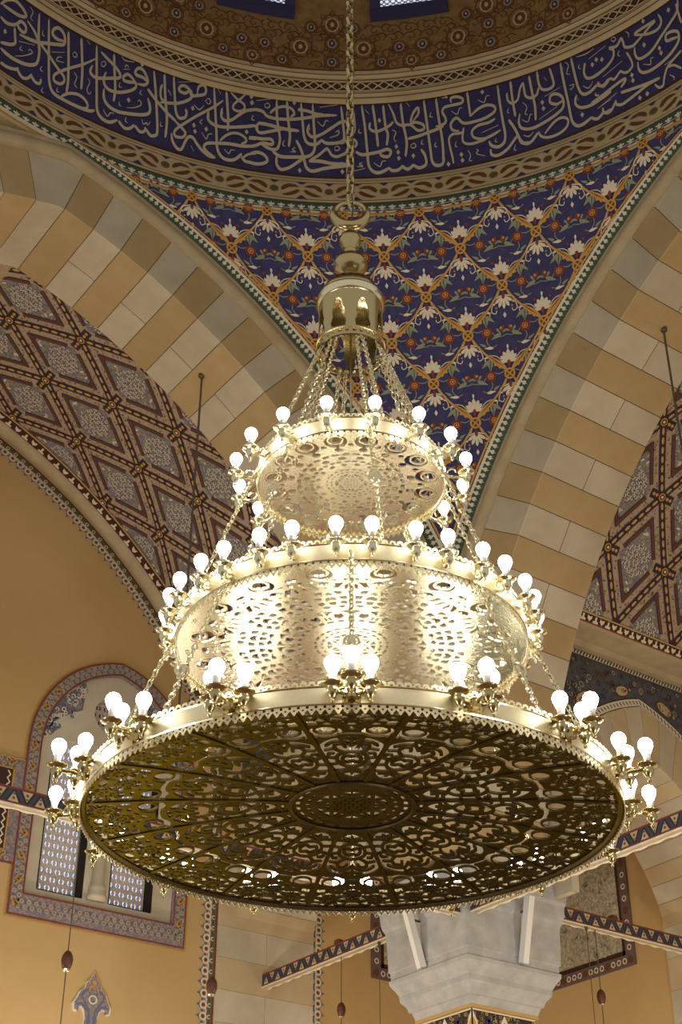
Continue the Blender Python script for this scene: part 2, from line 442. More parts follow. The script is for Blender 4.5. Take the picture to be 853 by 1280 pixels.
for MAPk in (0, 1):
    o = Orn(); f = edge_map(MAPk); r0 = RO
    a0, a1 = apang(RO + .1) + .05, 78.0
    n = 220; st = (a1 - a0) / n
    for (ra, rb, m, h) in ((-.03, .075, 'green', .02), (.075, .10, 'white', .02), (.108, .125, 'gold', .022)):
        i = 0
        us = lin(a0, a1, 120)
        b = len(o.V); mi = o.mi(M[m])
        for u in us: o.V += [(u, r0 + ra, h), (u, r0 + rb, h)]
        for k in range(120): o.F.append([b + 2 * k, b + 2 * k + 1, b + 2 * k + 3, b + 2 * k + 2]); o.I.append(mi)
    step = degrees(.082 / RO); a = a0
    while a < a1:
        k = degrees(1 / RO)
        o.poly([(a + dx * k, r0 + dy) for dx, dy in ((-.013, .08), (-.013, .055), (-.028, .048), (-.026, .028), (-.008, .03), (0, .008), (.008, .03), (.026, .028), (.028, .048), (.013, .055), (.013, .08))], M['white'], .026)
        a += step
    o.build('dentil_border', f, pendentive, kind='stuff')

# ------------------------------------------------------------------ ring of the dome
AZ0, AZ1 = -35.0, 125.0
PR = [(6.0, 15.47), (6.05, 16.21), (5.95, 17.57), (5.75, 18.02)]
def seg(k):
    (ra, za), (rb, zb) = PR[k], PR[k + 1]
    def f(az, t, h=0):
        r = ra + (rb - ra) * t - h; z = za + (zb - za) * t; a = radians(az); return (r * cos(a), r * sin(a), z)
    return f
mb = MB(); us = lin(AZ0, AZ1, 128)
prof = [(6.4, 15.50), (6.03, 15.45)] + PR[:2]
mb.grid(lambda a, k: (prof[k][0] * cos(radians(a)), prof[k][0] * sin(radians(a)), prof[k][1]), us, range(len(prof)))
frieze = mb.build('trim_1', M['cream'], label='cream ring below the inscription, painted with scrolling leaves', cat='frieze', kind='structure')
mb = MB(); f = seg(1)
mb.grid(lambda a, t: f(a, t), us, [0, 1])
band = mb.build('trim_2', M['blue'], label='blue inscription band of large pale Arabic lettering around the dome', cat='inscription', kind='structure')
mb = MB(); pts = []
N3 = 14
for i in range(N3 + 1):
    t = i / N3; r = PR[2][0] + (PR[3][0] - PR[2][0]) * t; z = PR[2][1] + (PR[3][1] - PR[2][1]) * t
    w = .02 * abs(sin(t * pi * 4)) if not .36 < t < .66 else -.015
    pts.append((r - w * .75, z - w * .6))
pts = [(PR[2][0] + .01, PR[2][1])] + pts
mb.grid(lambda a, k: (pts[k][0] * cos(radians(a)), pts[k][0] * sin(radians(a)), pts[k][1]), us, range(len(pts)))
braid = mb.build('trim_3', M['cream'], label='stepped cream moulding with a braid of small triangles above the inscription', cat='moulding', kind='structure')
# leaf scroll and dentils of the lower ring
o = Orn(); f0 = seg(0)
KA = degrees(1 / 6.03)    # metres to degrees along the ring
SL = hypot(PR[1][0] - PR[0][0], PR[1][1] - PR[0][1])
def ringstrip(o, t0, t1, m, h=.004):
    b = len(o.V); mi = o.mi(M[m])
    for a in us: o.V += [(a, t0, h), (a, t1, h)]
    for k in range(len(us) - 1): o.F.append([b + 2 * k, b + 2 * k + 1, b + 2 * k + 3, b + 2 * k + 2]); o.I.append(mi)
ringstrip(o, 0, .045, 'gold'); ringstrip(o, .045, .085, 'white', .003); ringstrip(o, .14, .30, 'green'); ringstrip(o, .30, .325, 'dbrown'); ringstrip(o, .07, .14, 'white')
ringstrip(o, .385, .395, 'dbrown'); ringstrip(o, .845, .855, 'dbrown'); ringstrip(o, .92, .93, 'brown', .005); ringstrip(o, .985, 1.0, 'dbrown', .005)
a = AZ0; st = .135 * KA
while a < AZ1:
    P = [(-.02, -.04), (-.02, .0), (-.05, .012), (-.045, .04), (-.016, .036), (0, .065), (.016, .036), (.045, .04), (.05, .012), (.02, .0), (.02, -.04)]
    o.poly([(a + dx * KA, .16 + dy / SL) for dx, dy in P], M['white'], .008); a += st
a = AZ0; st = .74 * KA; k = 0; TC = .615
T_ = lambda x, y: (a + x * KA, TC + y / SL)
while a < AZ1:
    o.poly([T_(.062 * cos(q * pi / 5), .062 * sin(q * pi / 5)) for q in range(10)], M['olive'], .008)
    for q in range(5): o.poly([T_(.026 * cos(q * 1.257) + .012 * cos(w * pi / 3), .026 * sin(q * 1.257) + .012 * sin(w * pi / 3)) for w in range(6)], M['brown'], .011)
    for sg, vs_ in ((1, 1), (-1, 1)):
        P = [(.09, .03), (.13, .09), (.20, .125), (.28, .115), (.34, .07), (.29, .075), (.23, .075), (.18, .04), (.14, .0), (.10, -.02)]
        o.poly([T_(sg * x, y * vs_) for x, y in P], M['brown'], .008)
        P = [(.10, -.10), (.17, -.07), (.24, -.03), (.31, .02), (.35, .0), (.31, -.06), (.24, -.10), (.17, -.12)]
        o.poly([T_(sg * x, y * vs_) for x, y in P], M['brown'], .008)
    o.poly([T_(.37 + x, y) for x, y in ((-.07, -.16), (0, -.09), (.07, -.16))], M['dblue'], .008)
    o.poly([T_(.37 + x, y) for x, y in ((-.07, .165), (0, .12), (.07, .165))], M['dblue'], .008)
    o.poly([T_(x, y) for x, y in ((-.06, .165), (0, .11), (.06, .165))], M['dblue'], .008)
    a += st; k += 1
o.build('leaf_scroll', f0, frieze, kind='stuff')
# inscription
STROKES = """37 10200,727 10128,832 10026,894 9920,872 9849,825 9848,787 9938,751 10053,744 10170,741
37 10160,586 10071,563 9980,593 9927,643 9891,697 9823,687 9799,626 9831,590 9892,605 9927,643
34 9808,759 9693,692 9607,607 9460,526 9311,429 9203,366 9182,303 9226,250 9303,246 9323,302 9270,383 9138,507 8975,644 8825,796
39 9677,935 9645,768 9604,593 9569,478 9565,359 9598,295 9711,236 9864,209 9977,212 10062,230
37 9538,942 9470,642 9410,374 9361,192 9287,99 9145,85 8961,88 8797,107 8727,146
39 9278,798 9369,770 9447,794 9447,864 9385,916 9313,887 9274,816 9284,748 9370,700 9487,647 9618,585 9741,556 9867,537
39 9251,938 9204,715 9162,509 9130,315 9126,183
39 9066,945 9017,738 8975,545 8947,318
34 9181,111 9090,194 8974,237 8878,217 8830,165 8844,115 8930,88
37 9950,574 9913,462 9898,404 9948,349 10080,293
34 10018,67 9923,68 9821,103 9783,140
34 9791,113 9716,63 9644,91 9599,168
34 9606,142 9537,101 9478,119 9476,180
0 10057,451
15 9814,949 9763,912 9775,826 9736,804
15 9497,339 9509,287 9468,281
15 9426,97 9438,46 9405,35
15 9415,575 9249,660
15 9854,454 9646,530
15 9264,583 9309,566 9328,510 9230,533
15 9140,712 9113,737 9082,719 9090,681 9124,674 9140,712
15 9078,485 9030,441 9042,345 8997,315
15 8885,499 8853,454 8873,354 8834,312 8812,360
15 9245,195 9251,148 9218,143
15 9860,256 9762,316 9684,387 9653,427 9698,446 9706,411
15 9806,424 9817,372 9777,375
15 9582,776 9576,717 9543,714
15 8990,969 8935,935
38 8849,954 8787,614 8737,335 8698,159 8625,88 8518,82 8423,151
35 8407,143 8323,88 8251,109 8200,173
35 8192,168 8117,115 8061,143 8054,197
38 8052,183 7983,119 7925,131 7896,193 7936,449 7988,720 8044,963
37 8778,911 8682,864 8579,818 8489,750 8480,693 8566,647 8682,594 8784,554 8858,572 8874,617 8856,688
39 8602,956 8555,721 8512,511 8511,360
37 8667,686 8683,601 8661,520 8584,479 8464,501 8336,570 8256,648 8265,714 8340,691 8416,682 8431,729 8384,780 8319,761 8265,714
37 8105,784 8172,820 8266,821 8287,859 8249,921 8186,916 8130,852 8105,784 8144,731 8234,711
0 8211,984
39 8659,461 8639,349 8566,277 8440,256 8293,286 8119,338 8035,391 8031,475 8076,580
0 8319,456
37 8092,697 8005,622 7921,560 7804,479 7669,401
34 7697,643 7819,603 7901,644 7921,744 7909,826
15 8495,981 8443,949 8321,978
15 8446,823 8365,858
15 8383,873 8403,896 8431,876 8418,843
15 8747,786 8712,811 8688,791 8708,743 8740,744 8747,786
15 8463,638 8470,582 8431,583
15 8171,651 8188,606 8155,596
15 8432,394 8432,349 8401,347
15 8623,207 8559,146 8523,206 8478,210
15 8315,232 8323,185 8290,168
17 8110,281 8088,229 8047,259 8029,236 7999,291
15 8333,352 8233,392 8151,461 8174,513 8201,487
15 7869,336 7863,286 7833,289
15 7825,777 7774,733
39 7897,965 7849,672 7791,387 7785,151
37 7771,978 7724,714 7687,527 7634,460 7562,489 7546,555 7567,602
37 7907,583 7811,608 7685,642 7571,708 7502,783 7526,861 7597,808 7675,822 7667,879 7608,906 7534,866 7505,805 7415,831 7328,879 7329,964 7377,990 7426,937 7432,842
34 7688,406 7591,345 7532,287 7563,226 7650,208 7678,259 7634,332 7540,428 7403,558 7192,736 7080,848
37 7713,233 7686,137 7618,62 7560,71 7527,170 7490,247 7432,256 7365,185 7285,116 7192,73 7118,68
37 7118,68 7226,116 7276,178 7236,232 7106,264 6945,291 6783,294 6603,325
31 7079,300 7012,382 6927,438 6838,448 6754,412 6736,362 6799,320
38 7215,987 7176,717 7134,422 7100,190 7018,90 6900,85 6817,146 6783,196
35 6780,152 6726,103 6589,96
39 7045,974 7012,756 6991,591 6988,455
37 7086,739 7085,631 7028,583 6941,618 6856,697 6756,778 6633,816
37 7260,650 7259,558 7186,500 7051,494 6845,538 6619,595
31 6984,980 6887,907 6791,849 6801,777 6875,747 6937,772 6927,836 6856,913 6786,998
0 6708,982
0 6688,899
0 7472,638
0 7434,420
0 7411,344
0 7268,412
0 6737,490
39 6702,421 6609,422
28 6778,123 6703,196 6597,229
15 7703,930 7450,1016
15 7462,694 7382,648 7328,724
15 7319,788 7270,755 7243,793 7277,830 7312,790
15 7325,533 7358,487 7326,465
15 7323,360 7256,287 7233,353 7182,373
15 7443,149 7400,87
15 7013,210 6950,164 6924,214 6874,224
15 6670,732 6681,676 6643,667
15 7818,790 7770,714
15 7162,993 7117,925
38 6363,983 6342,716 6300,506 6297,425 6325,331 6404,313 6534,359
40 6223,984 6196,734 6165,538 6175,373
38 6738,779 6642,813 6543,805 6474,748 6343,733 6164,746 5970,781 5759,828 5547,840
34 6444,794 6366,873 6253,912 6153,890 6118,826 6166,779
0 6123,978
37 6071,890 5956,883 5825,849 5726,841
38 6033,978 6000,703 5979,539 5929,444 5816,435 5737,504
38 5745,496 5689,457 5593,457 5513,470 5448,495 5465,744 5490,963
40 5876,973 5854,713 5833,466 5846,335 5924,265 6098,243 6272,232 6354,271 6388,315
40 6082,472 6023,371 5971,229 5936,119 5857,76 5716,115 5558,144 5349,167
37 6328,226 6323,130 6265,64 6156,100 6049,182 5987,228
40 5907,209 5749,210 5590,184 5432,186
34 5891,219 5782,290 5688,375 5656,368 5607,297 5528,282 5432,332
37 5919,692 5932,592 5867,530 5755,569 5627,657 5498,744 5400,761
40 6590,638 6452,635 6272,609 6046,599
37 6590,638 6610,560 6559,511 6431,547 6240,613
38 6683,433 6538,432 6410,443 6391,380 6519,378 6612,331 6706,298
37 6694,107 6598,91 6489,115 6444,162 6495,227 6591,245 6700,194
34 6724,574 6628,590 6593,547
0 6702,980
0 6696,896
0 6022,72
0 5471,81
17 6633,941 6421,1000
17 6516,910 6476,930 6449,895 6480,865 6514,876 6516,910
17 6661,734 6682,681 6641,671
17 5777,945 5540,987
17 5806,750 5732,687 5693,764 5660,756
17 5641,533 5529,577 5521,635 5562,609
17 5568,412 5528,421 5509,388 5536,363 5568,371 5568,412
17 6234,457 6255,397 6223,376
17 6148,311 6085,317 6126,345 6087,374
37 5335,980 5311,727 5320,611 5409,528 5505,478
34 5505,478 5409,495 5329,512 5281,462 5313,413 5377,430
38 5212,969 5174,691 5146,360 5125,149 5048,65 4954,68 4858,118
37 4866,111 4828,76 4749,77 4684,128
37 4688,120 4655,85 4608,80 4542,129
37 4546,121 4497,83 4450,78 4385,117 4395,231 4446,319
38 5064,972 5028,684 5002,403
38 5298,347 5218,305 5091,317 4979,336 4883,362 4836,326 4870,264 4949,277 4988,328
38 4924,956 4899,677 4870,558 4890,412
35 5100,738 5110,655 5038,610 4941,630 4842,681 4792,727
34 4850,976 4789,835 4752,715 4680,666 4567,662 4474,576 4393,582 4398,641 4485,686 4558,695 4528,808 4459,884 4455,799 4533,708
38 4686,961 4663,690 4625,438 4648,245
38 4373,965 4348,667 4320,301 4305,138 4246,73 4161,83
38 4208,964 4185,675 4160,423 4156,243 4164,116
37 4607,477 4478,495 4347,526 4233,550 4129,582
0 4978,757
0 4545,242
0 4763,386
0 4741,310
0 4736,229
37 5504,177 5409,178 5314,186
30 5504,299 5441,315 5409,373
17 5163,917 5115,856
17 5247,659 5256,610 5215,600
17 4811,620 4764,583 4791,503 4761,451
17 5062,194 4984,142 4951,205 4903,210
17 4579,384 4530,411 4508,367 4549,348 4579,384
17 4416,445 4434,399 4403,378
17 4243,387 4261,341 4231,320
17 4611,978 4565,914
17 4284,799 4303,744 4263,729
17 5331,89 5173,126
17 5283,153 5204,151 5251,185 5212,200
35 4005,876 4008,939 3924,945 3851,898 3870,848 3992,842 4099,832 4133,776 4101,693 4098,631 4160,596 4235,593
35 3784,969 3772,749 3766,640
35 3766,640 3670,709 3546,740 3444,697 3443,628 3561,575 3713,559 3862,569 3931,645 3976,654 4033,588 4016,509 3929,477
31 3864,448 3931,447 4020,449 4069,398 4062,277 4041,154 4033,63
32 3445,530 3538,501 3674,496 3761,441 3746,355 3631,306 3511,321 3388,363
31 3867,510 3891,394 3882,317 3797,276 3663,283 3588,295
37 3371,956 3361,689 3348,457 3336,288 3361,191 3439,153 3524,190 3554,257
37 3194,957 3191,716 3179,483
31 3254,828 3257,736 3204,666 3124,695 3079,819 3031,896
37 3272,465 3211,342 3166,209 3133,117 3014,88
34 3542,150 3535,74 3450,45 3327,93 3229,183 3179,228
31 4162,204 4153,129 4193,76 4265,87
0 3581,928
0 3924,161
0 3915,85
0 4098,68
15 4136,971 4052,963 4096,995
15 4013,769 3942,709 3906,778 3868,778
15 3650,844 3572,785 3534,861 3489,856
17 3638,390 3410,437
15 3976,350 3995,294 3967,274
15 3839,203 3808,137 3828,68 3793,60
15 3730,194 3702,173 3728,134 3622,81
15 3255,620 3275,573 3255,551
15 3456,276 3475,236 3447,222
15 3221,122 3242,69 3215,46
34 3029,902 3023,823 3014,711 2945,657 2866,675 2832,756
37 2938,949 2922,711 2909,523 2924,347
35 2826,971 2819,797 2784,715 2695,689 2628,725 2638,868 2656,961
37 2500,960 2492,701 2475,420 2465,192 2420,93 2334,72 2206,113
34 2210,112 2182,81 2125,63 2040,113
34 2044,107 2014,87 1947,99
37 2349,966 2336,758 2316,550 2271,447 2182,431 2065,483
34 2069,477 1996,435 1909,484
35 2535,474 2622,455 2705,510 2685,594 2603,585 2538,506 2548,389 2639,334 2797,288 2980,261 3109,302 3144,388 3116,500
31 2907,192 2879,123 2781,75 2632,79 2534,130 2514,212 2590,263 2699,237 2832,137
35 3179,219 3104,100 3016,95 2916,180
35 2361,463 2384,368 2328,292 2211,264 2055,283 1906,317
34 2176,825 2210,717 2180,619 2059,601 1926,644
0 2807,547
0 2803,463
0 2321,192
0 2085,759
0 2023,799
0 1950,764
15 2767,616 2553,657
15 2879,346 2626,427
15 3062,635 3018,560 3050,479 3015,460
15 3103,420 3027,366 2987,443 2957,441
15 3105,212 3036,175 2971,213
15 2437,957 2400,894 2438,802 2396,769
15 2427,628 2366,618 2405,573 2433,585
15 2251,844 2273,807 2246,780
15 2279,958 2156,940 2033,960
15 2123,855 1873,919
15 2110,189 1928,223
15 2747,871 2709,810
15 2253,553 2186,493 2114,551
15 2104,395 2117,364 2073,351
33 2127,608 2054,609 1931,636 1813,707 1779,806 1828,860 1728,837 1655,900 1636,846 1622,766 1525,727 1444,753 1343,797
32 1346,784 1467,854 1372,872 1172,869 1274,829 1346,784 1203,742 1121,764 1089,832 1114,921
33 820,935 863,803 995,714 1138,630 1264,548 1377,514 1478,528 1514,605 1501,699
33 854,899 850,735 842,629
34 914,490 999,515 1084,540 1066,614 977,602 914,547 933,445 1052,364 1213,319 1364,308 1461,334 1506,401 1500,497
29 925,313 1028,279 1146,224 1214,125 1247,47 1305,52 1348,118
26 1146,224 1062,202 977,108
29 2057,511 2036,465 1986,420 1886,485
29 1889,484 1850,446 1819,452 1734,509
29 1738,503 1700,462 1644,447 1574,495 1593,620 1622,693
33 2184,285 2034,316 1882,356 1715,385 1707,353 1776,303
33 1788,239 1620,209 1423,174 1266,155
32 1266,155 1426,161 1578,132 1714,105 1803,93 1868,125 1872,183
29 1879,158 1964,74 2045,98 2047,168
0 1322,953
0 967,885
0 1375,656
0 1191,505
0 1184,437
0 1607,378
0 1607,307
0 1565,56
0 1464,57
15 1581,962 1546,913 1557,861
15 1776,973 1739,968 1724,930 1757,918 1782,946 1776,973
15 1705,766 1735,725 1712,691
15 1978,544 1697,618
15 2115,185 1841,265
15 1439,435 1347,383 1332,446 1288,441
15 1141,124 1095,69 1104,33
15 2107,392 2101,347 2065,344
15 1179,272 1012,283"""
o = Orn(); f1 = seg(1); BH = 1.364
pu, pv = degrees(.0082 / 6.0), .0147 / BH
for ln in STROKES.strip().splitlines():
    w, *ps = ln.split(); w = int(w) / 10
    P = [(lambda a, b: (int(a) / 100 / pu, int(b) / 1000 / pv))(*q.split(',')) for q in ps]
    if w == 0:
        x, y = P[0]; o.poly([(x, y + 3.4), (x + 3.3, y + .4), (x + .2, y - 3.2), (x - 3.3, y - .2)], M['letter'], .012)
        continue
    Q = cr(P, 5); n = len(Q)
    if w > 2.2:
        ws = [w * 1.08 * min(1, .45 + 6 * min(k + .6, n - 1 - k + .25) / n) for k in range(n)]
    else:
        ws = [w * (1 - .55 * abs(2 * k / max(n - 1, 1) - 1)) * 1.15 for k in range(n)]
    o.rib(Q, ws, M['letter'], .012 if w > 2.2 else .009)
    if w > 3.4 and len(P) >= 3 and abs(P[0][0] - P[1][0]) < .35 * abs(P[0][1] - P[1][1]) and P[0][1] - P[1][1] > 8:   # barbed heads of the tall letters
        x, y = P[0]; o.poly([(x - 1.9, y - .5), (x + .6, y + 3.2), (x - 3.4, y - 7.5), (x - 1.2, y - 5)], M['letter'], .011)
o.build('lettering', lambda a, t, h: f1(a * pu, t * pv, h), band)
o = Orn(); ringstrip(o, 0, .025, 'dbrown'); ringstrip(o, .975, 1, 'dbrown'); o.build('band_outline', lambda a, t, h: f1(a, t, h), band, kind='stuff')
# braid
o = Orn(); f2 = seg(2); S3 = .492
for t in (.16, .30, .70, .86): ringstrip(o, t - .012, t + .012, 'brown', .022)
ringstrip(o, .37, .65, 'dbrown', .0)
a = AZ0; st = .17 * KA; k = 0
while a < AZ1:
    o.rib([(a, .39), (a + st, .63)], .04, M['cream'], .02); o.rib([(a, .63), (a + st, .39)], .04, M['cream'], .02)
    o.disc((a + st / 2, .51), .2 * st, M['cream'], .021, 6, .03)
    a += st
ringstrip(o, .36, .39, 'cream', .022); ringstrip(o, .63, .66, 'cream', .022)
o.build('braid', f2, braid, kind='stuff')
# dome
ZD = PR[3][1]; RD = PR[3][0]
def dome(az, zz, h=0):
    r = sqrt(max((RD - h) ** 2 - zz * zz, 0)); a = radians(az); return (r * cos(a), r * sin(a), ZD + zz)
mb = MB(); zz = [RD * sin(radians(b)) for b in lin(0, 88, 24)]
mb.grid(lambda a, z: dome(a, z), lin(0, 360, 128), zz)
ceil = mb.build('ceiling', M['domefield'], smooth=True, label='brown and gold arabesque dome with blue eye-shaped motifs', cat='dome', kind='structure')
o = Orn(); KD = degrees(1 / 5.75)
def eye(o, az, z, s, m1, m2):
    o.at(az / KD, z)
    for k in range(8):
        a = 2 * pi * k / 8
        o.rib([(1.15 * s * cos(a + d) * f, 1.3 * s * sin(a + d) * f) for d, f in ((0, .95), (.25, 1.3), (0, 1.75), (-.25, 1.3))], .022, M['brown'], .004, closed=True)
    o.ring((0, 0), 1.35 * s, .026, M['brown'], .006, 12, 1.6 * s)
    o.disc((0, 0), .85 * s, M['cream'], .007, 12, 1.1 * s); o.disc((0, 0), .68 * s, M[m1], .010, 8, .95 * s); o.disc((0, 0), .26 * s, M[m2], .013, 6, .4 * s)
    o.at()
for k in range(-4, 7):
    c = 45 + 22.5 * k
    if not AZ0 < c < AZ1: continue
    for d in (-6.75, 6.75): eye(o, c + d, .45, .125, 'brown', 'cream')
    for d in (-1.65, 1.65): eye(o, c + d, .44, .075, 'dblue', 'cream')
    eye(o, c + 11.25, .18, .075, 'dblue', 'cream'); eye(o, c + 11.25, .9, .12, 'brown', 'cream'); eye(o, c + 11.25, .55, .075, 'dblue', 'cream')
    for d in (-4.2, 4.2): eye(o, c + d, .16, .07, 'dblue', 'cream'); eye(o, c + d * 1.95, .84, .065, 'dblue', 'cream')
    eye(o, c, .15, .09, 'brown', 'cream')
    for d in (-9.2, -5, -2.6, 0, 2.6, 5, 9.2, 11.2):
        for z, sg in ((.32, 1), (.64, -1), (.80, 1), (.12, -1)):
            o.at((c + d) / KD, z, 0, 1, sg); o.rib(cr([(-.13, -.04), (-.06, .06), (.04, .05), (.06, -.03), (0, -.05), (-.02, 0)], 3), .02, M['brown'], .005)
            o.rib(cr([(.0, .06), (.1, .1), (.16, .03)], 3), .018, M['dbrown'], .0045)
    o.at()
for t in (.0,):
    o.at(); b0 = len(o.V); mi = o.mi(M['brown'])
    for a in us: o.V += [(a / KD, 0, .004), (a / KD, .035, .004)]
    for q in range(len(us) - 1): o.F.append([b0 + 2 * q, b0 + 2 * q + 1, b0 + 2 * q + 3, b0 + 2 * q + 2]); o.I.append(mi)
o.build('arabesque', lambda u, z, h: dome(u * KD, z, h), ceil, kind='stuff')
for i, c in enumerate((67.5, 45.0)):
    wn = empty('window_%d' % (2 + i), dome(c, 1.6), label=('blue-framed dome window cut by the top edge, %s of the hanging chain' % ('left' if i == 0 else 'right')), cat='window', kind='structure')
    iv = lambda p: tuple(Vector(p) - wn.location)
    mb = MB(); hw = 5.7; b = 1.55
    for (u0, u1, v0, v1) in ((-hw, hw, .95, 1.10), (-hw, -hw + b, 1.10, 3.2), (hw - b, hw, 1.10, 3.2), (-hw, hw, 3.2, 3.35)):
        for h0, h1 in ((.0, .10),):
            g = lambda u, v, h: iv(dome(c + u, v, h)); n = len(mb.V)
            mb.V += [g(u, v, h) for h in (h0, h1) for u, v in ((u0, v0), (u1, v0), (u1, v1), (u0, v1))]
            mb.F += [[n + 4, n + 5, n + 6, n + 7], [n, n + 1, n + 5, n + 4], [n + 1, n + 2, n + 6, n + 5], [n + 2, n + 3, n + 7, n + 6], [n + 3, n, n + 4, n + 7]]
    mb.build('frame', M['dblue'], wn)
    mb = MB(); g = lambda u, v: iv(dome(c + u, v, .02)); mb.grid(g, lin(-hw + b, hw - b, 6), lin(1.10, 3.2, 6)); mb.build('pane', M['glass'], wn)
    me = pierced('grille', lambda u, v: np.minimum(np.hypot((u + .45) % .9 - .45, ((v + .04) % .08 - .04) / .1) - .22, np.hypot(u % .9 - .45, (v % .08 - .04) / .1) - .3), np.linspace(-hw + b, hw - b, 70), np.linspace(1.10, 1.5, 40), lambda u, v, s: iv(dome(c + u, v, .05 + .01 * s)), M['plaster'])
    obj('grille', me, wn)
M['sgrey'] = PM('grey_blue_frieze_paint', srgb(92, 96, 108), .75, noise=(16, srgb(76, 74, 78)))
# ------------------------------------------------------------------ painted vaults of the two arms
RV = R + .05
VC = 60.9                     # the vault ends on the cornice at this angle
def vmap(k):
    MAP = (LMAP, RMAP)[k]
    def f(s, d, h=0):
        sg = 1 if s >= 0 else -1; a = (AP + abs(s) * (VC - AP)); x, z = arch_pt(sg * a, RV - h) if abs(s) > 1e-9 else (0, ZS + sqrt((RV - h) ** 2 - E * E)); return MAP(x, d, z)
    return f
def vang(k):
    MAP = (LMAP, RMAP)[k]
    def f(a, d, h=0):
        x, z = arch_pt(a, RV - h); return MAP(x, d, z)
    return f
HD, HS = .525, 6.42
PH = ((16.35, 2.24), (40.75, 1.42))
D0, D1, D2, D3 = TS - .02, 3.86, 4.02, W - A       # painted field, trefoil band, stone rib, wall
vaults = []
for k in (0, 1):
    mb = MB(); f = vmap(k)
    mb.grid(lambda s, d: f(s, d), lin(-1, 0, 24) + lin(0, 1, 24)[1:], [TS - .05, D2])
    vt = mb.build('ceiling_vault', M['field'], smooth=True, label=('painted barrel vault with brown lozenge straps above the window wall', 'painted barrel vault with brown lozenge straps at the photo edge, behind the thin rod')[k], cat='vault', kind='structure')
    vaults.append(vt)
    o = Orn(); KV = degrees(1 / R)       # metre to degree
    def clipd(d): return min(max(d, D0), D1)
    def ribv(P, w, m, h, n=6):
        """straight strap in (metre, metre) space: P in (deg, depth)"""
        (a0, d0), (a1, d1) = P; dx, dy = (a1 - a0) / KV, d1 - d0; l = hypot(dx, dy); nx, ny = -dy / l * w / 2, dx / l * w / 2
        if max(d0, d1) < D0 or min(d0, d1) > D1: return
        ts = lin(0, 1, n); b = len(o.V); mi = o.mi(M[m])
        for t in ts:
            a, d = a0 + (a1 - a0) * t, d0 + (d1 - d0) * t
            o.V += [(a + nx * KV, clipd(d + ny), h), (a - nx * KV, clipd(d - ny), h)]
        for q in range(n): o.F.append([b + 2 * q, b + 2 * q + 1, b + 2 * q + 3, b + 2 * q + 2]); o.I.append(mi)
    def dot(a, d, r, m, h, n=7, ry=None):
        if not D0 + .01 < d < D1 - .01: return
        o.poly([(a + (ry or r) * cos(2 * pi * q / n) * KV, clipd(d + r * sin(2 * pi * q / n))) for q in range(n)], M[m], h)
    def lozenge(a, d, sa, sd, m, h):
        if d + sd < D0 or d - sd > D1: return
        o.poly([(a + sa * x, clipd(d + sd * y)) for x, y in ((-1, 0), (-.5, .5), (0, 1), (.5, .5), (1, 0), (.5, -.5), (0, -1), (-.5, -.5))], M[m], h)
    def oval(a, d, la, lb, ang, m, h, n=8):
        """ellipse in metre space, ang measured from the angle axis"""
        if not D0 + .02 < d < D1 - .02: return
        c_, s_ = cos(ang), sin(ang)
        o.poly([(a + (la * cos(q) * c_ - lb * sin(q) * s_) * KV, clipd(d + la * cos(q) * s_ + lb * sin(q) * c_)) for q in [2 * pi * w / n for w in range(n)]], M[m], h)
    def unit(a, d, sg):
        # node at (a, d); the lozenge below it is centred on (a + HS, d)
        A_ = lambda x: sg * x
        for sd in (1, -1):
            P = [(A_(a), d), (A_(a + HS), d + sd * HD)]; an = atan2(sd * HD, sg * HS / KV)
            ribv(P, .105, 'dblue', .004); ribv(P, .070, 'dbrown', .007)
            for q in range(1, 8):
                t = q / 8; oval(A_(a + HS * t), d + sd * HD * t, .052, .020, an, 'gold2', .010)
        ribv([(A_(a), d - .20), (A_(a), d + .20)], .13, 'dblue', .0045, 2); ribv([(A_(a), d - .195), (A_(a), d + .195)], .095, 'dbrown', .0085, 2)
        for q in (-.15, -.095, .095, .15): dot(A_(a), d + q, .024, 'gold2', .012, 7)
        dot(A_(a), d, .070, 'dbrown', .013, 10); dot(A_(a), d, .055, 'gold2', .0145, 10); dot(A_(a), d, .042, 'brown', .016, 9); dot(A_(a), d, .02, 'white', .018, 6)
        c = a + HS
        lozenge(A_(c), d, HS * .60, HD * .60, 'arab', .003)
        for sq in (1, -1):
            tip = (A_(c + sq * HS * .63), d)
            for sd in (1, -1):
                e1 = (A_(c + sq * HS * .10), d + sd * HD * .53)
                ribv([tip, e1], .062, 'dblue', .009, 4); ribv([tip, e1], .038, 'brown', .0115, 4)
            an = pi / 2 * 0
            oval(A_(c + sq * HS * .60), d, .075, .036, 0, 'dblue', .012); oval(A_(c + sq * HS * .60), d, .062, .026, 0, 'brown', .0135); 
        # dense white scrolls in the middle, leafy tips
        for i in range(-4, 5):
            for j in range(-4, 5):
                x, y = (i + .5 * (j % 2)) * .072, j * .062
                if hypot(x, y) > .235: continue
                aa, dd = c + x * KV, d + y
                if not D0 + .05 < dd < D1 - .05: continue
                t0 = random.uniform(0, 6.28); rr = .026
                o.rib([(A_(aa + rr * cos(t0 + w * .95) * KV), dd + rr * sin(t0 + w * .95)) for w in range(6)], [.016] * 6, M['white'], .008)
                if (i + j) % 2: dot(A_(aa + .036 * KV), dd, .010, 'dblue', .009, 5)
        for sq in (1, -1):
            for q in range(7):
                x = sq * random.uniform(.25, .42); y = random.uniform(-1, 1) * (.5 - abs(x)) * .45
                oval(A_(c + x * KV), d + y, .035, .016, random.uniform(0, 3.1), ('sage', 'gold2', 'white')[q % 3], .007, 6)
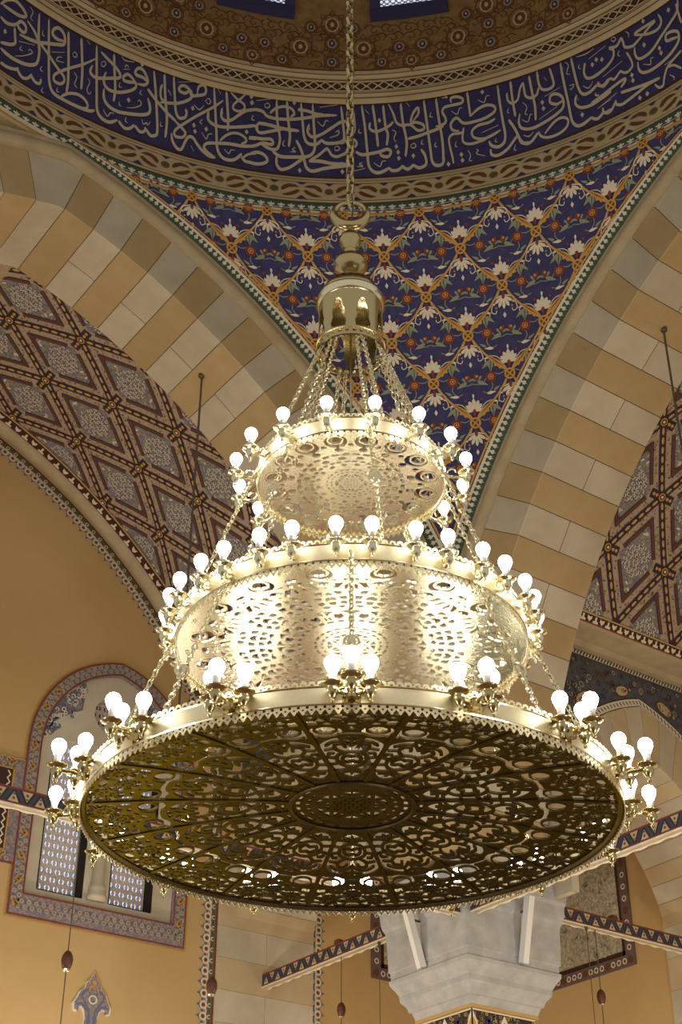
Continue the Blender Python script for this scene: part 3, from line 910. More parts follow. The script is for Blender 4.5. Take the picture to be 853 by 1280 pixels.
        for q in range(70):      # flecks in the frame of the lozenge
            t = random.random(); s1, s2 = random.choice((1, -1)), random.choice((1, -1)); g = random.uniform(.73, .87)
            aa, dd = c + s1 * HS * g * (1 - t), d + s2 * HD * g * t
            dot(A_(aa), dd, random.uniform(.007, .014), ('red', 'brown', 'dblue', 'brown')[q % 4], .006, 5)
    a0, d0 = PH[k]
    for sg in (1, -1):
        for ia in range(-6, 10):
            a = a0 + HS * ia
            if a < AP - HS * 1.1 or a > VC - 1: continue
            if sg < 0 and a < AP - 1: continue
            for idp in range(-6, 8):
                if (ia + idp) % 2: continue
                d = d0 + HD * idp
                if d < D0 - .6 or d > D1 + .6: continue
                if k == 1 and sg < 0: continue
                if sg < 0 and a > 40: continue
                unit(a, d, sg)
    f2 = vang(k)
    def lim(a, d, h):
        lo = AP if True else 0
        aa = min(max(abs(a), AP - (.0)), VC - .75)
        s = (aa if a >= 0 else -aa); x, z = arch_pt(s, RV - h); return (LMAP, RMAP)[k](x, d, z)
    o.build('lozenge_pattern', lim, vt, kind='stuff')
    # trefoil band along the end of the vault and along the cornice
    o = Orn(); us_ = lin(AP, VC, 60)
    for sg in (1, -1):
        for (d_0, d_1, m, h) in ((D1, D2, 'dbrown', .018), (D1 - .03, D1, 'gold2', .02), (D2 - .02, D2, 'red', .02)):
            b = len(o.V); mi = o.mi(M[m])
            for u in us_: o.V += [(sg * u, d_0, h), (sg * u, d_1, h)]
            for q in range(60): o.F.append([b + 2 * q, b + 2 * q + 1, b + 2 * q + 3, b + 2 * q + 2]); o.I.append(mi)
        a = AP + .6; q = 0
        while a < VC - .5:
            g = KV * .9
            if q % 2 == 0: P = [(-.055, .0), (-.055, -.035), (-.018, -.04), (-.018, -.11), (.018, -.11), (.018, -.04), (.055, -.035), (.055, .0)]
            else: P = [(-.05, -.11), (-.045, -.05), (0, -.01), (.045, -.05), (.05, -.11), (.02, -.09), (-.02, -.09)]
            o.poly([(sg * (a + x * g), D2 - .02 + y) for x, y in P], M['white'], .024); a += .15 * KV; q += 1
        # horizontal band on the springing side
        b = len(o.V); mi = o.mi(M['dbrown']); o.V += [(sg * (VC - .85), TS, .02), (sg * (VC + .02), TS, .02), (sg * (VC + .02), D2, .02), (sg * (VC - .85), D2, .02)]; o.F.append([b, b + 1, b + 2, b + 3]); o.I.append(mi)
        for aa, m in ((VC - .9, 'gold2'), (VC - .06, 'red')):
            b = len(o.V); mi = o.mi(M[m]); o.V += [(sg * (aa - .06), TS, .024), (sg * (aa + .08), TS, .024), (sg * (aa + .08), D2, .024), (sg * (aa - .06), D2, .024)]; o.F.append([b, b + 1, b + 2, b + 3]); o.I.append(mi)
        d = TS + .05; q = 0
        while d < D2 - .05:
            P = [(-.045, .0), (-.045, -.03), (-.015, -.035), (-.015, -.085), (.015, -.085), (.015, -.035), (.045, -.03), (.045, .0)] if q % 2 == 0 else [(-.04, -.085), (-.036, -.04), (0, -.005), (.036, -.04), (.04, -.085), (.015, -.07), (-.015, -.07)]
            o.poly([(sg * (VC - .10 + y * KV), d + x) for x, y in P], M['white'], .026); d += .11; q += 1
    o.build('trefoil_band', f2, vt, kind='stuff')

# ------------------------------------------------------------------ stone rib at the end wall, end walls, side walls with aisle arches
XA = arch_pt(VC, RV)[0]; ZA = arch_pt(VC, RV)[1]        # where the vault meets the side wall (about 5.2, 10.4)
SW0, SW1 = 5.60, 6.9; SWR = 5.33                                  # side wall / aisle arch depth range
for k in (0, 1):
    MAP = (LMAP, RMAP)[k]
    mb = MB(); prof = [(.03, D2 - .005), (-.02, D2), (-.06, D2 + .05), (-.075, D2 + .12), (-.06, D2 + .2), (-.02, D2 + .245), (.0, D2 + .25), (.0, D3 + .01)]
    angs = lin(AP, VC + .3, 50)
    for sg in (1, -1):
        mb.grid(lambda a, q: MAP(*(lambda sz: (sz[0], prof[q][1], sz[1]))(arch_pt(sg * a, R + prof[q][0] + .03))), angs, range(len(prof)))
    mb.build('trim_%d' % (4 + k), M['mould'], smooth=True, label=('rounded stone rib arching over the ochre window wall', 'rounded stone rib at the end of the vault at the photo edge')[k], cat='moulding', kind='structure')
def wallL(x, z, h=0): return (x, W - h, z)
def wallR(y, z, h=0): return (W - h, y, z)
# end walls (one plane each, with the window opening cut in the left one)
WX0, WX1, WZ0 = 2.30, 4.82, 7.30; WC = (WX0 + WX1) / 2; WHW = (WX1 - WX0) / 2; WE = .26; WSZ = 9.61
def warch(t, hw, e=None, zs=WSZ, c=None):
    """pointed outline, t in -1..1 (0 = apex)"""
    e = WE if e is None else e; rr = hw + e; a0 = math.asin(e / rr); a = a0 + abs(t) * (pi / 2 - a0); c = WC if c is None else c
    return (c + (1 if t >= 0 else -1) * (rr * sin(a) - e), zs + rr * cos(a))
mb = MB()
ins = .19
hwI = WHW - ins
outer = [(-3.2, 0.0), (-3.2, 14.8), (11.4, 14.8), (11.4, 0.0)]
hole = [(WC - hwI, WZ0 + .30)] + [warch(t, hwI) for t in lin(-1, 1, 24)] + [(WC + hwI, WZ0 + .30)]
# wall as strips: left of hole, right of hole, below, above
def quad(mb, a, b, c, d): n = len(mb.V); mb.V += [a, b, c, d]; mb.F.append([n, n + 1, n + 2, n + 3])
hx0, hx1, hz0 = WC - hwI, WC + hwI, WZ0 + .30
quad(mb, wallL(-3.2, 0), wallL(hx0, 0), wallL(hx0, 14.8), wallL(-3.2, 14.8)); quad(mb, wallL(hx1, 0), wallL(11.4, 0), wallL(11.4, 14.8), wallL(hx1, 14.8))
quad(mb, wallL(hx0, 0), wallL(hx1, 0), wallL(hx1, hz0), wallL(hx0, hz0))
arc = [warch(t, hwI) for t in lin(-1, 1, 24)]
for p, q in zip(arc[:-1], arc[1:]): quad(mb, wallL(*p), wallL(*q), wallL(q[0], 14.8), wallL(p[0], 14.8))
wl = mb.build('wall_left', M['wall'], label='ochre plaster wall below the painted vault, holding the arched window', cat='wall', kind='structure')
mb = MB(); quad(mb, wallR(-3.2, 0), wallR(11.4, 0), wallR(11.4, 14.8), wallR(-3.2, 14.8))
wr = mb.build('wall_right', M['wall'], label='ochre plaster wall behind the marble capital with the carved panel', cat='wall', kind='structure')
# scroll border on the left wall following the arch and running down the jamb
o = Orn()
def border(P, c, d, w=.25):
    """one repeat of the scroll border: c centre, d direction of travel (unit), inner side = left normal"""
    nx, nz = -d[1], d[0]
    T = lambda u, v: (c[0] + d[0] * u + nx * v, c[1] + d[1] * u + nz * v)
    o.rib([T(-.075, .03), T(.075, .03)], .07, M['olive'], .004); o.rib([T(-.075, -.012), T(.075, -.012)], .02, M['red'], .006); o.rib([T(-.075, .07), T(.075, .07)], .014, M['sblue'], .006)
    o.ring(T(0, .045), .024, .012, M['white'], .010, 8)
    o.ring(T(.0, .135), .045, .024, M['white'], .008, 10); o.disc(T(.0, .135), .024, M['red'], .009, 7)
    o.ring(T(.07, .12), .034, .018, M['white'], .007, 8); o.disc(T(.07, .15), .022, M['sblue'], .009, 6)
    o.poly([T(-.05, .18), T(-.02, .2), T(.0, .245), T(.02, .2), T(.05, .18), T(0, .165)], M['sblue'], .006)
rb = R + .01; a = AP
for sg in (1, -1):
    a = AP + .4
    while a < VC:
        x, z = arch_pt(sg * a, rb); t = radians(a)
        d = (cos(t), -sin(t)) if sg > 0 else (-cos(t), -sin(t))
        # inner side points towards the arc centre
        nl = (-d[1], d[0]); inn = (-sin(t) * sg, -cos(t))
        if nl[0] * inn[0] + nl[1] * inn[1] < 0: d = (-d[0], -d[1])
        border(None, (x, z), d); a += degrees(.145 / R)
XB = 5.31; z = ZA
while z > .3:
    border(None, (XB, z), (0, 1)); z -= .145
    if z < 4: break
# second border at the far side of the respond
z = ZA
while z > 4:
    border(None, (6.86, z), (0, -1)); z -= .145
o.build('scroll_border', wallL, wl, kind='stuff')
o = Orn(); z = ZA
while z > 4: border(None, (XB, z), (0, 1)); z -= .145
o.build('scroll_border', wallR, wr, kind='stuff')
# side walls: the aisle arch between the pier and the end wall
AC, AH, AE, AZS = (7.40 + W) / 2 + .05, (W - 7.40) / 2, .80, 7.3
AR = AH + AE
def aarch(t, rad): a0 = math.asin(AE / rad); a = a0 + abs(t) * (pi / 2 - a0); return ((1 if t >= 0 else -1) * (rad * sin(a) - AE) + AC, AZS + rad * cos(a))
for k in (0, 1):
    MP = (lambda s, d, z: (d, s, z)) if k == 0 else (lambda s, d, z: (s, d, z))       # s along the wall, d = depth coordinate
    root = empty('aisle_arch', MP(AC, SW0, AZS), label=('low stone aisle arch beside the window wall, its foot carrying the sloping tie beam', 'low pointed stone aisle arch under the blue lozenge frieze at the photo edge')[k], cat='arch', kind='structure')
    base = Vector(root.location); Lc = lambda s, d, z: tuple(Vector(MP(s, d, z)) - base)
    ts = lin(-1, 1, 22); SMIN = TS + A + .02
    # voussoirs of the aisle arch
    rin, rout = AR, AR + .68
    for q in range(22):
        t0, t1 = ts[q], ts[q + 1]; e0, e1 = t0 + .0012, t1 - .0012
        V = [Lc(*(lambda p: (max(p[0], SMIN), d, p[1]))(aarch(t, r))) for t in (e0, e1) for r in (rin, rout) for d in (SW0, SW1)]
        obj('stone', me_of('stone', V, [[0, 1, 3, 2], [4, 6, 7, 5], [0, 4, 5, 1], [2, 3, 7, 6], [0, 2, 6, 4], [1, 5, 7, 3]], M['pale2' if q % 2 else 'pale']), root)
    mb = MB(); mb.grid(lambda t, q: Lc(*(lambda p: (max(p[0], SMIN), (SW0 + .012, SW0 + .012, SW1 - .012, SW1 - .012)[q], p[1]))(aarch(t, (rout, rin + .012, rin + .012, rout)[q]))), ts, range(4)); mb.build('mortar_bed', M['mortar'], root)
    # respond on the end wall: stone courses down to the floor
    z = AZS + 1.26; q = 0
    while z > 3.2:
        mb = MB(); z0 = z - .42
        n = 1 if q % 2 else 2
        for j in range(n):
            d0 = SWR + (SW1 - SWR) * j / n; d1 = SWR + (SW1 - SWR) * (j + 1) / n
            mb = MB(); V = [Lc(s, d, zz_) for zz_ in (z0 + .002, z - .002) for d in (d0 + .003, d1 - .003) for s in (W - .03, W + .06)]
            obj('stone', me_of('stone', V, [[0, 1, 3, 2], [4, 6, 7, 5], [0, 4, 5, 1], [2, 3, 7, 6], [0, 2, 6, 4], [1, 5, 7, 3]], M['pale2' if q % 2 else 'pale']), root)
        z = z0; q += 1
    # spandrel wall above the arch up to the cornice
    mb = MB(); SM = TS + A + .02
    for dd in (SW0 + .02, SW1 - .02):
        for q in range(22):
            p, p2 = aarch(ts[q], rout), aarch(ts[q + 1], rout)
            n = len(mb.V); xa_, xb_ = max(p[0], SM), max(p2[0], SM); mb.V += [Lc(xa_, dd, min(p[1], ZA)), Lc(xb_, dd, min(p2[1], ZA)), Lc(xb_, dd, ZA + .02), Lc(xa_, dd, ZA + .02)]; mb.F.append([n, n + 1, n + 2, n + 3])
        for (s0, s1) in ((aarch(1, rout)[0], aarch(1, rout)[0] + .4),):
            n = len(mb.V); mb.V += [Lc(s0, dd, AZS), Lc(s1, dd, AZS), Lc(s1, dd, ZA + .02), Lc(s0, dd, ZA + .02)]; mb.F.append([n, n + 1, n + 2, n + 3])
    mb.build('spandrel', M['sgrey'], root)
    # cornice
    mb = MB(); prof = [(SW0 + .06, ZA - .02), (SW0 - .01, ZA - .02), (SW0 - .02, ZA - .06), (SW0 - .12, ZA - .07), (SW0 - .2, ZA - .04), (SW0 - .34, ZA - .035), (XA + .03, ZA - .03), (XA - .01, ZA + .01), (XA + .2, ZA + .06)]
    mb.grid(lambda s, q: Lc(s, prof[q][0], prof[q][1]), [TS + A + .01, W + .05], range(len(prof))); mb.build('cornice', M['mould'], root)
    # painted lozenge frieze on the spandrel
    o = Orn(); s0, s1 = TS + A, W
    zb = ZA - .03
    o.rect(s0, s1, zb - .09, zb, M['dbrown'], .006); o.rect(s0, s1, zb - .08, zb - .01, M['white'], .008)
    s = s0
    while s < s1: o.rib([(s, zb - .075), (s + .04, zb - .015)], .018, M['dbrown'], .010); s += .055
    tq = lin(-.96, .96, 60)
    o.rib([aarch(t, rout + .06) for t in tq], .13, M['dbrown'], .006); o.rib([aarch(t, rout + .06) for t in tq], .10, M['white'], .008)
    for t in lin(-.96, .96, 110): p = aarch(t, rout + .085); p2 = aarch(t + .008, rout + .035); o.rib([p, p2], .018, M['dbrown'], .010)
    for t, sc in ((-.56, 1.7), (-.27, 1.05), (-.08, .7), (.12, .8), (.36, 1.2), (.66, 1.7), (-.86, 1.2), (.9, 1.2)):
        c = aarch(t, rout + .15 + .12 * sc); c2 = aarch(t + .01, rout + .15 + .12 * sc); d = atan2(c2[1] - c[1], c2[0] - c[0])
        if c[0] < s0 + .05 or c[0] > s1: continue
        o.at(c[0], c[1], d, sc)
        for g, m, h in ((1.0, 'brown', .008), (.86, 'cream', .011)): o.poly([(x * g, y * g) for x, y in ((-.2, 0), (-.15, .08), (-.07, .11), (.07, .11), (.15, .08), (.2, 0), (.15, -.08), (.07, -.11), (-.07, -.11), (-.15, -.08))], M[m], h)
        for q in range(9): o.disc((random.uniform(-.12, .12), random.uniform(-.06, .06)), .018, M[('red', 'sage', 'brown')[q % 3]], .014, 6)
        o.disc((.235, 0), .03, M['gold2'], .011, 7); o.at()
    for q in range(420):
        s = random.uniform(s0, s1); z = random.uniform(zb - 1.6, zb - .12)
        if hypot(abs(s - AC) + AE, z - AZS) < rout + .2: continue
        o.ring((s, z), random.uniform(.015, .04), .011, M[('cream', 'dblue', 'olive', 'brown')[q % 4]], .0075, 7)
    o.build('lozenge_frieze', (lambda s, z, h: Lc(min(max(s, TS + A + .02), W), SW0 + .02 - h, min(z, ZA))), root, kind='stuff')
# flat ceiling of the corner bay and the hall floor
mb = MB(); mb.box((8.8, 8.8, ZA + .12), (4.2, 4.2, .1)); mb.build('ceiling_bay', M['wall'], label='plain plaster ceiling of the corner bay behind the capital', cat='ceiling', kind='structure')
mb = MB(); quad(mb, (-14, -16, 0), (12, -16, 0), (12, 12, 0), (-14, 12, 0)); mb.build('floor', M['floor'], label='carpeted prayer hall floor below the chandelier', cat='floor', kind='structure')
# ------------------------------------------------------------------ arched window of the left wall
win = empty('window_1', (WC, W, WZ0), label='arched twin window with round oculus and floral frame, behind the lamps', cat='window', kind='structure')
LW = lambda x, z, h=0: (x - WC, -h, z - WZ0)
# floral frame band: a proud flat band
o = Orn()
def outline(hw, zb): return [(WC - hw, zb)] + [warch(t, hw) for t in lin(-1, 1, 40)] + [(WC + hw, zb)]
def bandstrip(o, Pa, Pb, m, h):
    b = len(o.V); mi = o.mi(M[m]); n = len(Pa)
    for p, q in zip(Pa, Pb): o.V += [(p[0], p[1], h), (q[0], q[1], h)]
    for k in range(n - 1): o.F.append([b + 2 * k, b + 2 * k + 1, b + 2 * k + 3, b + 2 * k + 2]); o.I.append(mi)
mb = MB(); Pa, Pb = outline(WHW, WZ0), outline(WHW - .19, WZ0 + .30)
prof = lambda p, q: [LW(*p, 0), LW(*p, .03), LW(*q, .03), LW(*q, -.10)]
PP = list(zip(Pa, Pb)) + [(Pa[0], Pb[0])]
for k in range(len(PP) - 1):
    a, b = prof(*PP[k]), prof(*PP[k + 1]); n = len(mb.V); mb.V += a + b
    for q in range(3): mb.F.append([n + q, n + q + 1, n + 4 + q + 1, n + 4 + q])
M['frieze_pink'] = PM('mauve_floral_ground', srgb(176, 150, 128), .75, noise=(26, srgb(104, 104, 124)))
mb.build('frame', M['frieze_pink'], win)
def fl_frame(o, P, w):
    """flowers and outlines along a polyline"""
    L = 0
    for (p, q) in zip(P[:-1], P[1:]):
        d = hypot(q[0] - p[0], q[1] - p[1]); 
        if d < 1e-6: continue
        nrm = (-(q[1] - p[1]) / d, (q[0] - p[0]) / d)
        t = 0
        while t < d:
            g = (L + t) % .30
            c = (p[0] + (q[0] - p[0]) * t / d, p[1] + (q[1] - p[1]) * t / d)
            if g < .02:
                for k in range(6): o.disc((c[0] + .032 * cos(k), c[1] + .032 * sin(k)), .02, M['gold'], .036, 6)
                o.disc(c, .018, M['brown'], .040, 6)
            else:
                s_ = 1 if int((L + t) / .05) % 2 else -1
                o.ring((c[0] + nrm[0] * .035 * s_, c[1] + nrm[1] * .035 * s_), .024, .013, M['cream'], .036, 7)
                o.disc((c[0] - nrm[0] * .04 * s_, c[1] - nrm[1] * .04 * s_), .018, M['sblue'], .036, 6)
            t += .05
        L += d
o = Orn(); mid = outline(WHW - .095, WZ0 + .15); mid = mid + [mid[0]]
fl_frame(o, mid, .19)
for hw, zb in ((WHW - .008, WZ0 + .008), (WHW - .18, WZ0 + .285)): q = outline(hw, zb); o.rib(q + [q[0]], .022, M['red'], .034)
for hw, zb in ((WHW + .02, WZ0 - .02),): q = outline(hw, zb); o.rib(q + [q[0]], .018, M['gold'], .008)
o.build('flower_band', LW, win, kind='stuff')
# stone tracery plate with two lancets and the oculus
L1c, L2c, LHW, LZ0, LZS = 3.005, 4.02, .325, WZ0 + .40, 9.42
OC, ORr = (3.50, 10.30), .26
def sd_box(x, z, x0, x1, z0, z1): return np.maximum(np.maximum(x0 - x, x - x1), np.maximum(z0 - z, z - z1))
def lancet(x, z, c): return np.minimum(sd_box(x, z, c - LHW, c + LHW, LZ0, LZS), np.where(z > LZS, np.hypot(x - c, (z - LZS) * .85) - LHW, 9))
def tracery(x, z):
    s = np.full_like(x, .05)
    for c in (L1c, L2c): s = np.minimum(s, lancet(x, z, c))
    s = np.minimum(s, np.hypot(x - OC[0], z - OC[1]) - ORr)
    # outline of the pointed opening
    sx = np.abs(x - WC); out = np.where(z > WSZ, (WHW - .185 + WE) - np.hypot(sx + WE, z - WSZ), (WHW - .185) - sx)
    return np.minimum(s, out + .02)
me = pierced('tracery', tracery, np.linspace(WC - WHW + .15, WC + WHW - .15, 90), np.linspace(WZ0 + .28, 11.2, 140), lambda x, z, s: LW(x, z, -.05 - .30 * s), M['pale']); obj('tracery', me, win)
# colonnette between the lancets
mb = MB(); xc = (L1c + L2c) / 2 - WC; zb = LZ0 - WZ0
mb.lathe([(.13, zb), (.13, zb + .06), (.10, zb + .10), (.12, zb + .14), (.085, zb + .19), (.08, zb + 1.4), (.11, zb + 1.46), (.15, zb + 1.6)], 14, (xc, .02, 0)); mb.build('colonnette', M['pale'], win, smooth=True)
# blue leaf fields in the spandrel
o = Orn()
for sg in (-1, 1):
    pts = [warch(sg * .93, hwI - .02), warch(sg * .75, hwI - .02), warch(sg * .55, hwI - .02), warch(sg * .33, hwI - .02), (WC + sg * .50, 10.55), (WC + sg * .52, 10.28), (WC + sg * .78, 10.12), (WC + sg * .98, 9.95)]
    o.poly(pts, M['frieze_pink'], -.045); o.rib(pts, .02, M['sblue'], -.042, closed=True)
    for q in range(70):
        a, b = random.uniform(.04, .96), random.random(); p = pts[random.randrange(4)]; p2 = pts[4 + random.randrange(4)]
        c = (p[0] + (p2[0] - p[0]) * a, p[1] + (p2[1] - p[1]) * a)
        o.ring(c, random.uniform(.018, .034), .016, M['sblue'] if q % 2 else M['white'], -.043 + .0002 * q, 8)
o.build('leaf_field', LW, win, kind='stuff')
# pierced plaster screens with daylight behind
def screen(x, z):
    px, pz = .125, .112; r = np.floor(z / pz); ux = ((x / px + .5 * (r % 2)) % 1 - .5) * px; uz = (z / pz % 1 - .5) * pz
    d = np.hypot(ux, uz); ringh = np.maximum(np.maximum(.020 - d, d - .042), np.abs(uz) / (d + 1e-6) * .03 - .027)
    s = -ringh * -1
    for k in range(6):
        a = k * pi / 3 + pi / 6; s = np.minimum(s, np.hypot(ux - .058 * np.cos(a), uz - .056 * np.sin(a)) - .006)
    return s
for c in (L1c, L2c):
    xs, zs_ = np.linspace(c - LHW - .02, c + LHW + .02, 120), np.linspace(LZ0 - .02, LZS + .36, 330)
    me = pierced('screen', screen, xs, zs_, lambda x, z, s: LW(x, z, -.15 - .02 * s), M['plaster']); obj('screen', me, win)
    mb = MB(); V = [LW(xs[0], LZ0, -.20), LW(xs[-1], LZ0, -.20), LW(xs[-1], LZS + .36, -.20), LW(xs[0], LZS + .36, -.20)]; obj('pane', me_of('pane', V, [[0, 1, 2, 3]], M['glass']), win)
    mb = MB(); x0, x1 = c - LHW - WC, c + LHW - WC; zz0, zz1 = LZ0 - WZ0, LZS - WZ0
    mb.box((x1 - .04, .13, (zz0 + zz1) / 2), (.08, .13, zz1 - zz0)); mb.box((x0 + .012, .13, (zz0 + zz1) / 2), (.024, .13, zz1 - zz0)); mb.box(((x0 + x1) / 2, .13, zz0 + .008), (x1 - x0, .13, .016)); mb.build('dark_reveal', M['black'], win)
me = pierced('screen', screen, np.linspace(OC[0] - .28, OC[0] + .28, 70), np.linspace(OC[1] - .28, OC[1] + .28, 70), lambda x, z, s: LW(x, z, -.24 - .02 * s), M['plaster']); obj('screen', me, win)
V = [LW(OC[0] + .3 * cos(q * pi / 8), OC[1] + .3 * sin(q * pi / 8), -.29) for q in range(16)]; obj('pane', me_of('pane', V, [list(range(16))], M['black']), win)

# painted panel beside the window, cut by the left edge of the photo
pn = empty('painted_panel', (1.3, W, 7.85), label='painted blue and gold wall panel cut by the photo edge, joined to the window frame', cat='panel', kind='structure')
o = Orn(); LP = lambda x, z, h=0: (x - 1.3, -h, z - 7.85)
mb = MB()
x0, x1, z0, z1 = .30, 2.31, 7.92, 9.32
mb.box((( x0 + x1) / 2 - 1.3, -.012, (z0 + z1) / 2 - 7.85), (x1 - x0, .024, z1 - z0)); mb.build('ground', M['frieze_pink'], pn)
o.rect(x0 + .02, x1 - .16, z0 + .17, z1 - .17, M['dbrown'], .028); o.rect(x0, x1, z0, z0 + .02, M['red'], .03); o.rect(x0, x1, z1 - .02, z1, M['gold'], .03)
o.rect(x0 + .17, x1 - .16, z0 + .15, z0 + .17, M['gold'], .03); o.rect(x0 + .17, x1 - .16, z1 - .17, z1 - .15, M['gold'], .03); o.rect(x1 - .17, x1 - .15, z0 + .15, z1 - .15, M['gold'], .03)
o.rib([(x1 - .22 + .02 * (1 if k % 2 else -1), z0 + .2 + k * .05) for k in range(21)], .022, M['white'], .033)
for q in range(3):
    for r in range(4):
        c = (x1 - .52 - q * .42, z0 + .3 + r * .28); o.disc(c, .15, M['sblue'], .031, 8); o.ring(c, .11, .04, M['gold'], .035, 10); o.disc(c, .05, M['dbrown'], .037, 8)
        for k in range(4): o.petal(c, 45 + 90 * k, .17, .06, M['gold'], .036)
fl_frame(o, [(x0, z0 + .085), (x1 - .08, z0 + .085)], .1); fl_frame(o, [(x0, z1 - .085), (x1 - .08, z1 - .085)], .1)
o.build('panel_paint', LP, pn, kind='stuff')

# palmette plate below the window
pm = empty('palmette_ornament', (3.57, W, 6.0), label='pointed grey palmette ornament on the ochre wall below the twin window', cat='ornament')
half = [(0, .80), (.05, .70), (.10, .66), (.12, .58), (.19, .53), (.23, .44), (.27, .38), (.26, .30), (.20, .28), (.21, .33), (.16, .35), (.11, .30), (.09, .22), (.10, .10), (.08, 0)]
P = half + [(-x, z) for x, z in half[::-1][:-1]]
def plate(P, y0, y1): 
    n = len(P); V = [(x, y, z) for y in (y0, y1) for x, z in P]; return V, [list(range(n)), [n + i for i in range(n)][::-1]] + [[i, n + i, n + (i + 1) % n, (i + 1) % n] for i in range(n)]
V, F = plate(P, -.03, -.001); obj('plate', me_of('plate', V, F, M['white']), pm)
V, F = plate([(x * .9, .03 + z * .94) for x, z in P], -.04, -.028); obj('inlay', me_of('inlay', V, F, M['frieze_pink']), pm)
o = Orn()
for sg in (1, -1):
    o.at(0, 0, 0, 1, sg); o.rib(cr([(.03, .1), (.04, .3), (.12, .42), (.15, .5), (.08, .56), (.04, .5)], 4), .022, M['sblue'], .044); o.rib(cr([(.07, .3), (.14, .38), (.22, .36)], 4), .02, M['sblue'], .044); o.rib(cr([(.0, .62), (.05, .6), (.06, .54)], 3), .018, M['gold'], .046); o.rib([(.05, .02), (.055, .26)], .02, M['sblue'], .044)
o.at(); o.disc((0, .66), .03, M['gold'], .046, 7); o.ring((0, .45), .05, .018, M['white'], .046, 10)
o.build('scrolls', lambda x, z, h: (x, -h, z), pm)

# carved panel windows on the two walls of the corner bay
def carved(name, MAPF, c0, c1, z0, z1, label, ax):
    rt = empty(name, MAPF(c0, z0), label=label, cat='panel', kind='structure'); base = Vector(rt.location); L_ = lambda s, z, h=0: tuple(Vector(MAPF(s, z, h)) - base)
    def slab(nm, a, b, za, zb, h0, h1, m):
        V = [L_(s, z, h) for h in (h0, h1) for s, z in ((a, za), (b, za), (b, zb), (a, zb))]
        return obj(nm, me_of(nm, V, [[0, 1, 2, 3], [7, 6, 5, 4], [0, 4, 5, 1], [1, 5, 6, 2], [2, 6, 7, 3], [3, 7, 4, 0]], M[m]), rt)
    bw = .16
    for a, b, za, zb in ((c0, c1, z0, z0 + bw), (c0, c1, z1 - bw, z1), (c0, c0 + bw, z0 + bw, z1 - bw), (c1 - bw, c1, z0 + bw, z1 - bw)): slab('frame', a, b, za, zb, 0, .03, 'frieze_red')
    i0, i1, j0, j1 = c0 + bw, c1 - bw, z0 + bw, z1 - bw
    for a, b, za, zb in ((i0, i1, j0, j0 + .07), (i0, i1, j1 - .07, j1), (i0, i0 + .07, j0, j1), (i1 - .07, i1, j0, j1)): slab('inner_frame', a, b, za, zb, 0, .012, 'dbrown')
    slab('carved_slab', i0 + .07, i1 - .07, j0 + .07, j1 - .07, -.02, .006, 'carved')
    o = Orn()
    for q in range(60):
        t = (q / 60 * 4) % 1; e = int(q / 15); p = ((c0 + .08 + t * (c1 - c0 - .16), z0 + .08), (c1 - .08, z0 + .08 + t * (z1 - z0 - .16)), (c1 - .08 - t * (c1 - c0 - .16), z1 - .08), (c0 + .08, z1 - .08 - t * (z1 - z0 - .16)))[e]
        if q % 4 == 0: o.disc(p, .055, M['brown'], .033, 8)
        else: o.ring(p, .035, .018, M['white'], .033, 8)
    for q in range(420):
        x, z = random.uniform(i0 + .1, i1 - .1), random.uniform(j0 + .1, j1 - .1); a = random.uniform(0, 6.28); r = random.uniform(.02, .045)
        o.rib([(x + r * cos(a + w), z + r * sin(a + w)) for w in (0, .8, 1.6, 2.4, 3.2)], .016, M['carved'], .018)
    o.build('relief', L_, rt, kind='stuff')
M['frieze_red'] = PM('red_floral_ground', srgb(128, 92, 70), .75, noise=(24, srgb(96, 84, 92)))
carved('wall_panel', wallR, 7.47, 9.30, 7.38, 10.1, 'carved stone panel in a dark floral frame, right of the marble capital', 0)
carved('wall_panel', wallL, 7.92, 9.75, 7.44, 10.1, 'carved stone panel in a floral frame, mostly hidden left of the capital', 1)

# ------------------------------------------------------------------ pier with marble capital
PC = 6.72
pier = empty('pier', (PC, PC, 0), label='pale grey marble capital and painted shaft of the corner pier below the chandelier', cat='pier', kind='structure')
steps = [(5.96, .50), (6.05, .53), (6.06, .555), (6.12, .575), (6.17, .62), (6.19, .63), (6.25, .635), (6.30, .66), (6.36, .70), (6.385, .715), (6.43, .72), (6.44, .70), (6.52, .705), (6.53, .72), (6.95, .735), (7.0, .745), (7.04, .765), (7.10, .78), (7.22, .79), (7.26, .81), (7.52, .82)]
mb = MB()
for (za, ha), (zb, hb) in zip(steps[:-1], steps[1:]): mb.frustum(za, ha, zb, hb, caps=False)
mb.F += [[len(mb.V) - 4 + i for i in range(4)]]
mb.build('capital', M['marble'], pier)
mb = MB(); mb.frustum(0, .47, 5.93, .47); mb.build('shaft', M['dgreen'] if 'dgreen' in M else M['green'], pier)
mb = MB(); mb.frustum(5.93, .505, 5.965, .505); mb.build('necking', M['gold2'], pier)
o = Orn()
def face(k):
    def f(u, z, h): return ((-.47 - h, u, z) if k == 0 else (u, -.47 - h, z))
    return f
